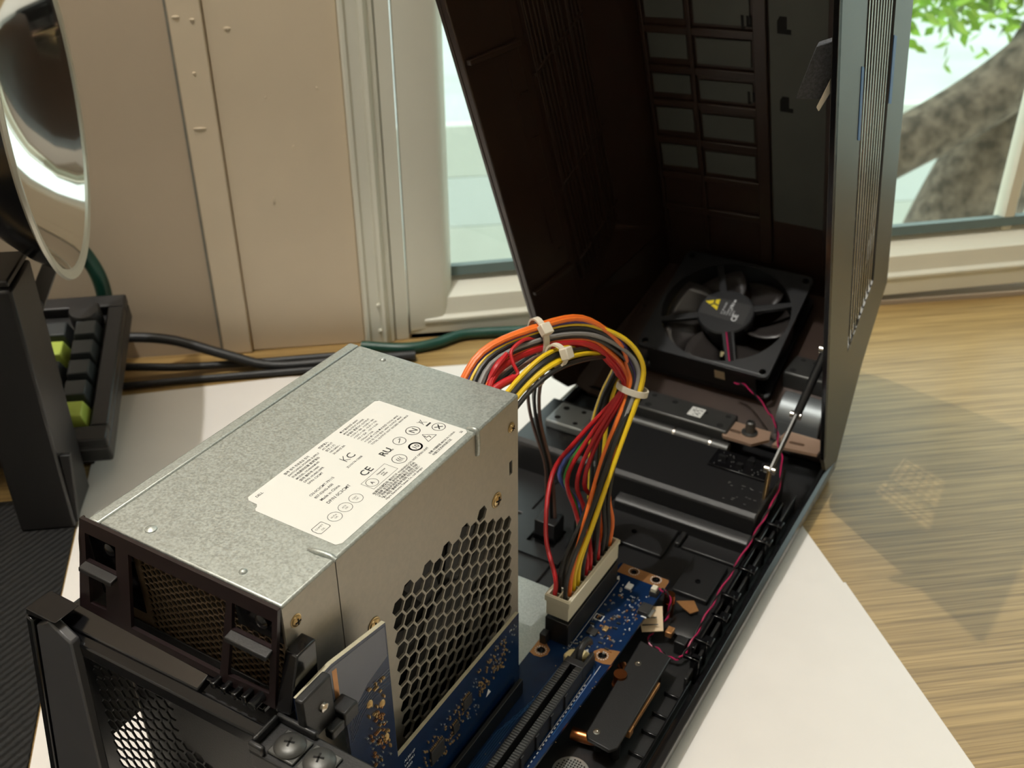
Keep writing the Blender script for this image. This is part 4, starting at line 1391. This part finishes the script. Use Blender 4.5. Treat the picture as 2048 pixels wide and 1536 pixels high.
# ================================================================== wiring
S0 = [(-30.1, 138, -9), (-27.7, 158.0, 4.2), (-16.3, 185.0, 7.2), (-8.1, 212.0, 1.6), (5.2, 230.0, -10.4), (13.4, 236.0, -25.6), (15.4, 234.0, -40.5), (13.9, 222.0, -64.3), (12.9, 210.0, -87.1)]
S1 = [(-12, 138, -14), (-20, 158.0, -5), (-12.4, 185.0, -3.0), (-3.8, 212.0, -12.8), (-1.7, 230.0, -28.6), (1.5, 236.0, -37.5), (5.4, 234.0, -45.0), (-2.5, 220.0, -68.9), (-3, 209.0, -88)]


def band(i, s, d):
    a, b = V(S0[i]), V(S1[i])
    p = a.lerp(b, s)
    if i == 0: p.z -= 3
    if i < 7:
        t = (V(S0[i + 1]) - V(S0[max(0, i - 1)])).normalized()
        side = t.cross((b - a).normalized())
        p += side * d
    else:
        p.y += d
    return p


cable = thing('wiring_harness', 'bundle of coloured power wires arching from the power supply to its plugs in the case', 'cables', 'case', (10, 188, -134))
RZ = -121.0
rows = {0: 8.3, 1: 13.8}
# (colour, s over the arch, layer, row, pin from the near end)
spec = [
    # colour, place over the arch, place at the bend, depth, row, pin, bow (x, y)
    ('orange', .00, .56, -1.4, 1, 1, None), ('orange', .03, .62, .8, 0, 10, None), ('orange', .07, .50, -2.4, 1, 11, None), ('orange', .76, .66, -1.6, 0, 11, None),
    ('purple', .16, .34, -1.6, 0, 5, None), ('yellow', .26, .00, -1.6, 1, 2, None), ('yellow', .30, .06, .6, 1, 3, None),
    ('grey', .56, .17, -2.6, 0, 3, None), ('black', .36, .26, -2.0, 0, 2, None), ('black', .46, .22, -1.0, 1, 0, None), ('black', .66, .42, -2.2, 1, 4, None),
    ('red', .98, 1.0, -1.0, 0, 0, (-17.5, -2)), ('red', .93, .93, -2.4, 1, 5, (-9, -3)), ('red', .88, .84, -2.4, 1, 6, (-3.5, -3)), ('red', .84, .76, -1.4, 1, 8, (0, -1)),
    ('green', .82, .90, .6, 0, 6, (-11, 1)), ('blue', .86, .97, .8, 0, 7, (-14.5, 1)),
    ('black', .20, .30, .8, 0, 1, None), ('black', .40, .46, 1.4, 0, 4, None), ('black', .52, .52, 2.2, 1, 7, None), ('black', .62, .38, 1.6, 0, 8, None),
    ('black', .74, .60, 1.6, 1, 9, None), ('black', .12, .40, 2.6, 1, 10, None), ('black', .70, .70, 2.6, 0, 9, None)]
for i, (c, sa, sbend, d, row, pin, bow) in enumerate(spec):
    ys = 162.5 + pin * 4.25
    pts = []
    for k in range(9):
        f = min(1, max(0, (k - 3) / 2.0))
        p = band(k, sa + (sbend - sa) * f, d * (1 if k < 7 else .6))
        if k == 7:
            p = p.lerp(V((rows[row] + 1, ys + 22, -72)), .3)
            if bow: p = V((bow[0] * .55 + .5, 219 + bow[1], -68))
        if k == 8:
            p = p.lerp(V((rows[row], ys + 8, -96)), .6)
            if bow: p = V((bow[0], 207 + bow[1] * .5, -86))
        pts.append(p)
    if bow:
        pts.append(V((bow[0] * .62, ys + 20, -100)).lerp(V((rows[row], ys + 6, -102)), .25))
        pts.append(V((rows[row] - 1.5, ys + 3, -112)))
    else:
        pts.append(V((rows[row], ys + 2.5, -107)))
    pts.append(V((rows[row], ys, RZ)))
    part('wire', MB().tube(pts, 1.12, 8, 5), 'w_' + c, cable)
# white plug
mb = plate(MB(), [(5, 160.2), (17, 160.2), (17, 214), (5, 214)], [[(6, 161.2), (10.7, 161.2), (10.7, 213), (6, 213)], [(11.4, 161.2), (16, 161.2), (16, 213), (11.4, 213)]],
           lambda a, b, h: V((a, b, -125 + h)), 12)
plug = part('plug', mb, 'nylon', cable, .3)
mb = MB()
for k in range(1, 12):
    y = 161 + k * 4.32
    mb.box(5.8, y - .3, -130, 16.2, y + .3, -121)
part('plug_divider', mb, 'nylon', plug)
part('plug_flange', MB().box(4.4, 159.6, -122.6, 17.6, 160.2, -119.2).box(17, 160, -121.4, 17.8, 214, -119.2).box(4.2, 160, -121.4, 5, 214, -119.2), 'nylon', plug, .2)


def cable_tie(parent, c, t, rx, ry, ua, head):
    c, t = V(c), V(t).normalized()
    a = (V(ua) - t * V(ua).dot(t)).normalized()
    b = t.cross(a)
    pts = [c + a * rx * math.cos(6.28318 * k / 24) + b * ry * math.sin(6.28318 * k / 24) for k in range(25)]
    vs_, fs_ = [], []
    for k, p in enumerate(pts):
        o_ = (p - c).normalized()
        vs_ += [p - t * 1.5, p + t * 1.5, p + t * 1.5 + o_ * .9, p - t * 1.5 + o_ * .9]
        if k:
            q = (k - 1) * 4
            fs_ += [(q + j, q + (j + 1) % 4, q + 4 + (j + 1) % 4, q + 4 + j) for j in range(4)]
    o = part('cable_tie', MB().add(vs_, fs_), 'tie', parent)
    if head:
        h = c + (a * rx * head[0] + b * ry * head[1])
        oo = (h - c).normalized()
        part('tie_head', MB().obox(h + oo * 1.2, t * 2.6, t.cross(oo) * 2.6, oo * 2.0), 'tie', o, .5)
    return o


c1 = V(S0[2]).lerp(V(S1[2]), .45)
cable_tie(cable, c1, V(S0[3]) - V(S0[1]), 7.6, 4.8, V(S0[2]) - V(S1[2]), (.35, 1.0))
c3 = V(S0[6]).lerp(V(S1[6]), .5)
cable_tie(cable, c3, (-.1, -.28, -1), 7.6, 5.2, V(S0[6]) - V(S1[6]), None)

# yellow and black lead behind the main arch
lead = cable
A = [(-7, 138, -12), (-5.4, 160.0, -5), (-0.8, 178.0, -1.5), (-1.5, 212.0, -14), (-3.5, 243.0, -36.0), (-15.8, 255.0, -65.7), (-20.7, 255.0, -89.2), (-18.1, 250.0, -114.8), (-16, 246.0, -143)]
Bp = [(-10, 138, -8), (-8.5, 160.0, -1.5), (-4.6, 178.0, 2.2), (-6, 212.0, -12), (-1, 248.0, -34.6), (-9.5, 255.0, -63.7), (-12.3, 255.0, -87.0), (-11.1, 250.0, -112.6), (-10, 246, -143)]
for c, s, d in (('yellow', .0, 0), ('black', .25, -1.6), ('yellow', .45, 1.6), ('black', .55, -.4), ('yellow', 1.0, 0), ('black', .8, 1.8), ('black', -.15, 2.2)):
    pts = []
    for k, (a, b) in enumerate(zip(A, Bp)):
        p = V(a).lerp(V(b), s)
        if k < 4:
            p += V((.5, 0, -.85)) * d * .9 + V((0, 0, -1.5))
        else:
            p += V((.2, 1, .2)) * d * .8
        pts.append(p)
    part('wire', MB().tube(pts, 1.08, 8, 5), 'w_' + c, lead)
part('lead_plug', MB().box(-22, 240, -164, -7, 250, -140), 'black_abs', lead, .5)
cable_tie(lead, V(A[2]).lerp(V(Bp[2]), .5) + V((0, 2, -1.6)), V(A[3]) - V(A[1]), 4.6, 4.0, V((-.7, 0, .7)), (-.3, 1.0))

# brown and black lead into the floor plug
A = [(-24, 138, -16), (-24, 170, -12), (-25.7, 200.0, -18.8), (-42.7, 225.0, -58.0), (-47.0, 238.0, -85.1), (-42.2, 243.0, -110.9), (-42.6, 246.0, -132.7), (-43, 247.0, -151.0)]
Bp = [(-20, 138, -16), (-20, 172.0, -12), (-20.4, 200.0, -17.0), (-36.3, 225.0, -56.0), (-42.2, 238.0, -83.5), (-39.1, 243.0, -109.7), (-38, 246.0, -131.6), (-37.4, 247.0, -149.7)]
for c, s, d in (('brown', 0, 0), ('black', .35, 1.8), ('black', .65, -1), ('brown', 1.0, 0), ('black', .5, .6)):
    part('wire', MB().tube([V(a).lerp(V(b), s) + V((0, d, 0)) for a, b in zip(A, Bp)], 1.0, 8, 5), 'w_' + c, lead)
pg = part('floor_plug', MB().box(-47, 240, -165.8, -34, 252, -150), 'black_abs', lead, .6)
part('plug_step', MB().box(-47.3, 239.4, -163, -33.7, 240, -159), 'black_gloss', pg)
cable_tie(lead, (-33, 213, -38), (-.4, .45, -.8), 5.2, 4.2, (1, .2, 0), None)

# short red jumper looping off the supply
part('sleeve', MB().tube([(-18, 138, -10), (-14.5, 150.0, -5.2), (-11.6, 159.0, -4.4)], 1.8, 10), 'w_red', lead)
part('wire', MB().tube([(-12, 158.5, -4.2), (-11.2, 161.5, -3.4), (-14.5, 163.0, .2), (-16.9, 166.0, 4.0), (-15.6, 174.0, 5.6), (-14, 182, 3)], .8, 8), 'w_red', lead)
part('wire', MB().tube([(-24, 138, -10), (-20.5, 151.0, -5), (-19, 157.0, 0), (-19, 165, 2)], 1.4, 8), 'w_red', lead)

# twisted pink and black fan wire along the right rail
fw = thing('fan_wire', 'twisted pink and black fan wire running along the right wall of the case', 'wire', 'case', (60, 250, -166))
path = [(40.4, 214.6, BZ + 4.2), (43.5, 215.5, BZ + 4), (46.5, 216, BZ - 2), (46.5, 213, BZ - 10), (44.5, 209, -162), (42.5, 204, -163), (44, 198, -163), (51, 195, -162.6), (58, 192.5, -162), (62.5, 195, -161), (63.6, 206, -159), (63.4, 222, -157), (63.6, 240, -155),
        (63.8, 262, -154), (64.2, 286, -152), (64.8, 305, -149), (65, 326, -144), (60, 346, -137), (52, 362, -135), (44, 380, -134), (28, 396, -131), (14, 408, -131), (6, 411, -133)]
cen = catmull(path, 10)
for c, ph in (('pink', 0), ('black', math.pi)):
    pts = []
    for i, p in enumerate(cen):
        t = (cen[min(i + 1, len(cen) - 1)] - cen[max(i - 1, 0)]).normalized()
        a = t.orthogonal().normalized()
        b = t.cross(a)
        g = min(1, i / 12)
        pts.append(p + (a * math.cos(i * .55 + ph) + b * math.sin(i * .55 + ph)) * .5 * (1.4 if i < 12 else 1))
    part('wire', MB().tube(pts, .48, 6, 1, False), 'w_' + c, fw)

# ---- cables on the desk behind the supply
solo('green_cable', MB().tube([(20, 470, 4.6), (52, 462, 4.6), (76, 466, 4.6), (95, 476, 4.6), (112, 478, 4.6), (160, 476, 4.6)], 4.2, 12), 'w_darkgreen', 'wall', (70, 467, 0), 'dark green cable lying on the desk below the window', 'cable')
for k, (pts, r, lab) in enumerate((([(-300, 448, 18), (-215, 452, 30), (-160, 462, 30), (-120, 462, 26), (-80, 455, 14), (-45, 449.5, 4.6), (10, 450, 4.6), (60, 450, 4.6)], 3.8, 'thick black cable arching off the desk behind the keyboard'),
                                   ([(-300, 452, 8), (-200, 454, 12), (-150, 452, 11), (-110, 453, 7), (-60, 458.5, 3.6), (0, 459.5, 3.6)], 3.0, 'black cable in the middle of the three behind the keyboard'),
                                   ([(-300, 436, 3.2), (-200, 438, 3.2), (-150, 438, 3.4), (-110, 440, 3.4), (-70, 441.2, 3.2), (0, 442, 3.2)], 2.6, 'black cable lying lowest of the three behind the keyboard'))):
    solo('desk_cable', MB().tube(pts, r, 10), 'rubber', 'wall', (-150, 450, 0), lab, 'cable', group='cables behind the keyboard')

# ================================================================== keyboard on the left
KT = R(15.5)


def K(a, b, h):
    """a: mm left of the right edge, b: mm back from the front edge, h: above the plate"""
    c, s = math.cos(KT), math.sin(KT)
    return V((-136.5 - a + b * -.02, 320 + b * c - h * s, 33 + b * s + h * c))


kb = thing('keyboard', 'black mechanical keyboard with lime accent keys, tilted up against the wall', 'keyboard', 'wall', (-280, 380, 0))


def kbox(a0, b0, h0, a1, b1, h1):
    p = [K(a, b, h) for h in (h0, h1) for b in (b0, b1) for a in (a0, a1)]
    return MB().add(p, [(0, 2, 3, 1), (4, 5, 7, 6), (0, 1, 5, 4), (2, 6, 7, 3), (0, 4, 6, 2), (1, 3, 7, 5)])


part('housing', kbox(0, 0, -19, 300, 134, -5), 'powder', kb, 2.0)
part('bezel', kbox(0, 0, -5, 300, 12, 3), 'powder', kb, 1.2)
part('bezel', kbox(0, 122, -5, 300, 134, 3), 'powder', kb, 1.2)
part('bezel', kbox(0, 12, -5, 11, 122, 3), 'powder', kb, 1.2)
part('bezel', kbox(289, 12, -5, 300, 122, 3), 'powder', kb, 1.2)
for a in (30, 270):
    p = [K(a - 12, 20, -19), K(a + 12, 20, -19), K(a + 12, 110, -19), K(a - 12, 110, -19)]
    q = [V((x.x, x.y, .8)) for x in p]
    part('foot', MB().add(p + q, [(0, 1, 2, 3), (7, 6, 5, 4), (0, 4, 5, 1), (1, 5, 6, 2), (2, 6, 7, 3), (3, 7, 4, 0)]), 'powder', kb, .6)


def keycap(a, b, w, d, m, h=9.0):
    i = 2.2
    p = [K(a, b, -3), K(a + w, b, -3), K(a + w, b + d, -3), K(a, b + d, -3),
         K(a + i, b + i * .6, h), K(a + w - i, b + i * .6, h), K(a + w - i, b + d - i * 1.4, h), K(a + i, b + d - i * 1.4, h)]
    return part('keycap', MB().add(p, [(3, 2, 1, 0), (4, 5, 6, 7), (0, 1, 5, 4), (1, 2, 6, 5), (2, 3, 7, 6), (3, 0, 4, 7)]), m, kb, .8)


for r in range(5):
    for c in range(9):
        a, b = 13 + c * 19, 14 + r * 18.6
        if r == 0 and c == 0:
            keycap(a, b, 17.4, 17, 'keylime'); continue
        if r == 0 and c == 1:
            continue
        if r == 1 and c == 1:
            keycap(a + 1, b - 16, 17.4, 35, 'keydark', 10); continue
        lime = (r, c) in ((3, 1), (0, 5), (0, 6), (2, 4))
        keycap(a, b, 17.4, 17, 'keylime' if lime else 'keydark')
d = K(0, 0, 1) - K(0, 0, 0)
part('knob', MB().lathe([(0, -2), (10.5, -2), (10.5, 9), (9.5, 11), (0, 11.4)], K(24, 112, 0), d, 28), 'powder', kb)

# ================================================================== black stand with a reflector dish
stand = thing('steel_stand', 'black steel post stand in front of the keyboard', 'stand', 'wall', (-170, 290, 0))
part('post', MB().box(-184, 277, 1.8, -152.5, 318, 158), 'powder', stand, 1.6)
part('top_plate', MB().obox((-178, 300, 160.4), (24, 0, 0), (0, 20, 0), (0, 0, 2)), 'powder', stand, 1.0)
mb = MB().extr([(-176, 340, 108), (-168, 340, 101), (-145, 340, 144), (-153, 340, 147)], (0, 5, 0))
MT['strap_grey'] = mat('grey_strap_steel', (96, 92, 86), .45, metal=.4)
strap = part('strap', mb, 'strap_grey', stand, .5)
small = MB().lathe([(0, 0), (4.2, 0), (4, 1.4), (2, 2.4), (0, 2.5)], (-163.5, 340, 120), (0, -1, 0), 18)
part('strap_screw', small, 'zinc_dark', strap)
part('strap_mount', MB().box(-184, 318.5, 96, -160, 339.5, 112), 'powder', stand, .6)
part('brace', MB().extr([(-152, 279, 52), (-146, 279, 52), (-151, 279, 4), (-153, 279, 4)], (0, 4, 0)), 'powder', stand, .5)

dish = thing('reflector_dish', 'polished chrome reflector dish above the keyboard', 'dish', 'wall', (-210, 300, 163))
DC, DN = V((-128, 330, 243)), V((.995, .075, .0)).normalized()
DSC = 1.04
prof = [(86.5, -1.5), (84, -5), (78, -14), (68, -26), (54, -38), (36, -47), (16, -52), (0, -53)]
outp = [(0, -56), (16, -55), (36, -50), (55, -41), (70, -28), (81, -15), (88, -3)]
part('bowl', MB().lathe([(r * DSC, h * DSC) for r, h in prof], DC, DN, 72), 'chrome', dish)
part('shell', MB().lathe([(r * DSC, h * DSC) for r, h in outp], DC, DN, 72), 'black_gloss', dish)
part('rim', MB().lathe([(r * DSC, h * DSC) for r, h in ((86.4, -1.5), (87.5, -.2), (91.5, .3), (92, -1.2), (88, -3.2))], DC, DN, 72, True), 'chrome_rim', dish)
part('neck', MB().tube([DC - DN * 52, DC - DN * 66, DC + V((-66, -20, -10)), V((-212, 300, 190))], 12, 16), 'powder', dish)
part('neck_base', MB().box(-224, 284, 162.6, -196, 316, 205), 'powder', dish, 2)
solo('green_hose', MB().tube([(-178, 458, 130), (-170, 462, 108), (-164, 466, 92), (-160, 468, 76), (-160, 470, 56), (-164, 472, 30), (-170, 474, 5)], 5.5, 12), 'w_darkgreen', 'wall', (-162, 468, 0), 'dark green hose hanging behind the keyboard knob', 'hose')

# ================================================================== outside the window
solo('ground', MB().box(-4000, 700, -1160, 8000, 9000, -1100), 'conc', 'wall', (1000, 3000, -1100), 'pale concrete yard outside the window', None, kind='structure')
fence = thing('garden_wall', 'low grey board wall in the yard outside', 'fence', 'wall', (1400, 2600, -1100))
for k in range(4):
    part('board', MB().box(-1200, 2600, -1098 + k * 150, 3800, 2640, -949 + k * 150), 'outwood' if k % 2 else 'outwhite', fence, 3)
tree = thing('tree', 'thick leaning tree trunk with a branch outside the window', 'tree', 'wall', (1080, 1500, -1100))
part('trunk', MB().tube([(1040, 1580, -1100), (1110, 1560, -700), (1165, 1530, -390), (1240, 1520, -160), (1330, 1520, 60), (1450, 1520, 380), (1560, 1560, 700)], [112 - 2.0 * i * .7 for i in range(37)], 18), 'bark', tree)
part('branch', MB().tube([(1330, 1490, 60), (1200, 1450, -55), (1100, 1450, -135), (985, 1450, -200), (840, 1450, -270), (640, 1460, -330)], [56 - .4 * i for i in range(31)], 14), 'bark', tree)
part('branch', MB().tube([(1300, 1500, 60), (1200, 1560, 230), (1080, 1650, 420)], 34, 12), 'bark', tree)
random.seed(8)
mb = MB()
for k in range(3600):
    cx, cy, cz = random.choice(((1250, 1650, 60), (1480, 1600, 120), (1120, 1760, 60), (1650, 1700, 0), (1400, 1900, 120), (1000, 1800, 40), (1300, 2000, -40)))
    c = V((random.gauss(cx, 130), random.gauss(cy, 110), random.gauss(cz, 60)))
    a = V((random.uniform(-1, 1), random.uniform(-1, 1), random.uniform(-1, 1))).normalized()
    b = a.orthogonal().normalized()
    s = random.uniform(14, 26)
    mb.add([c - a * s, c + b * s * .45, c + a * s, c - b * s * .45], [(0, 1, 2, 3)])
part('leaves', mb, 'leaf', tree, kind='stuff')
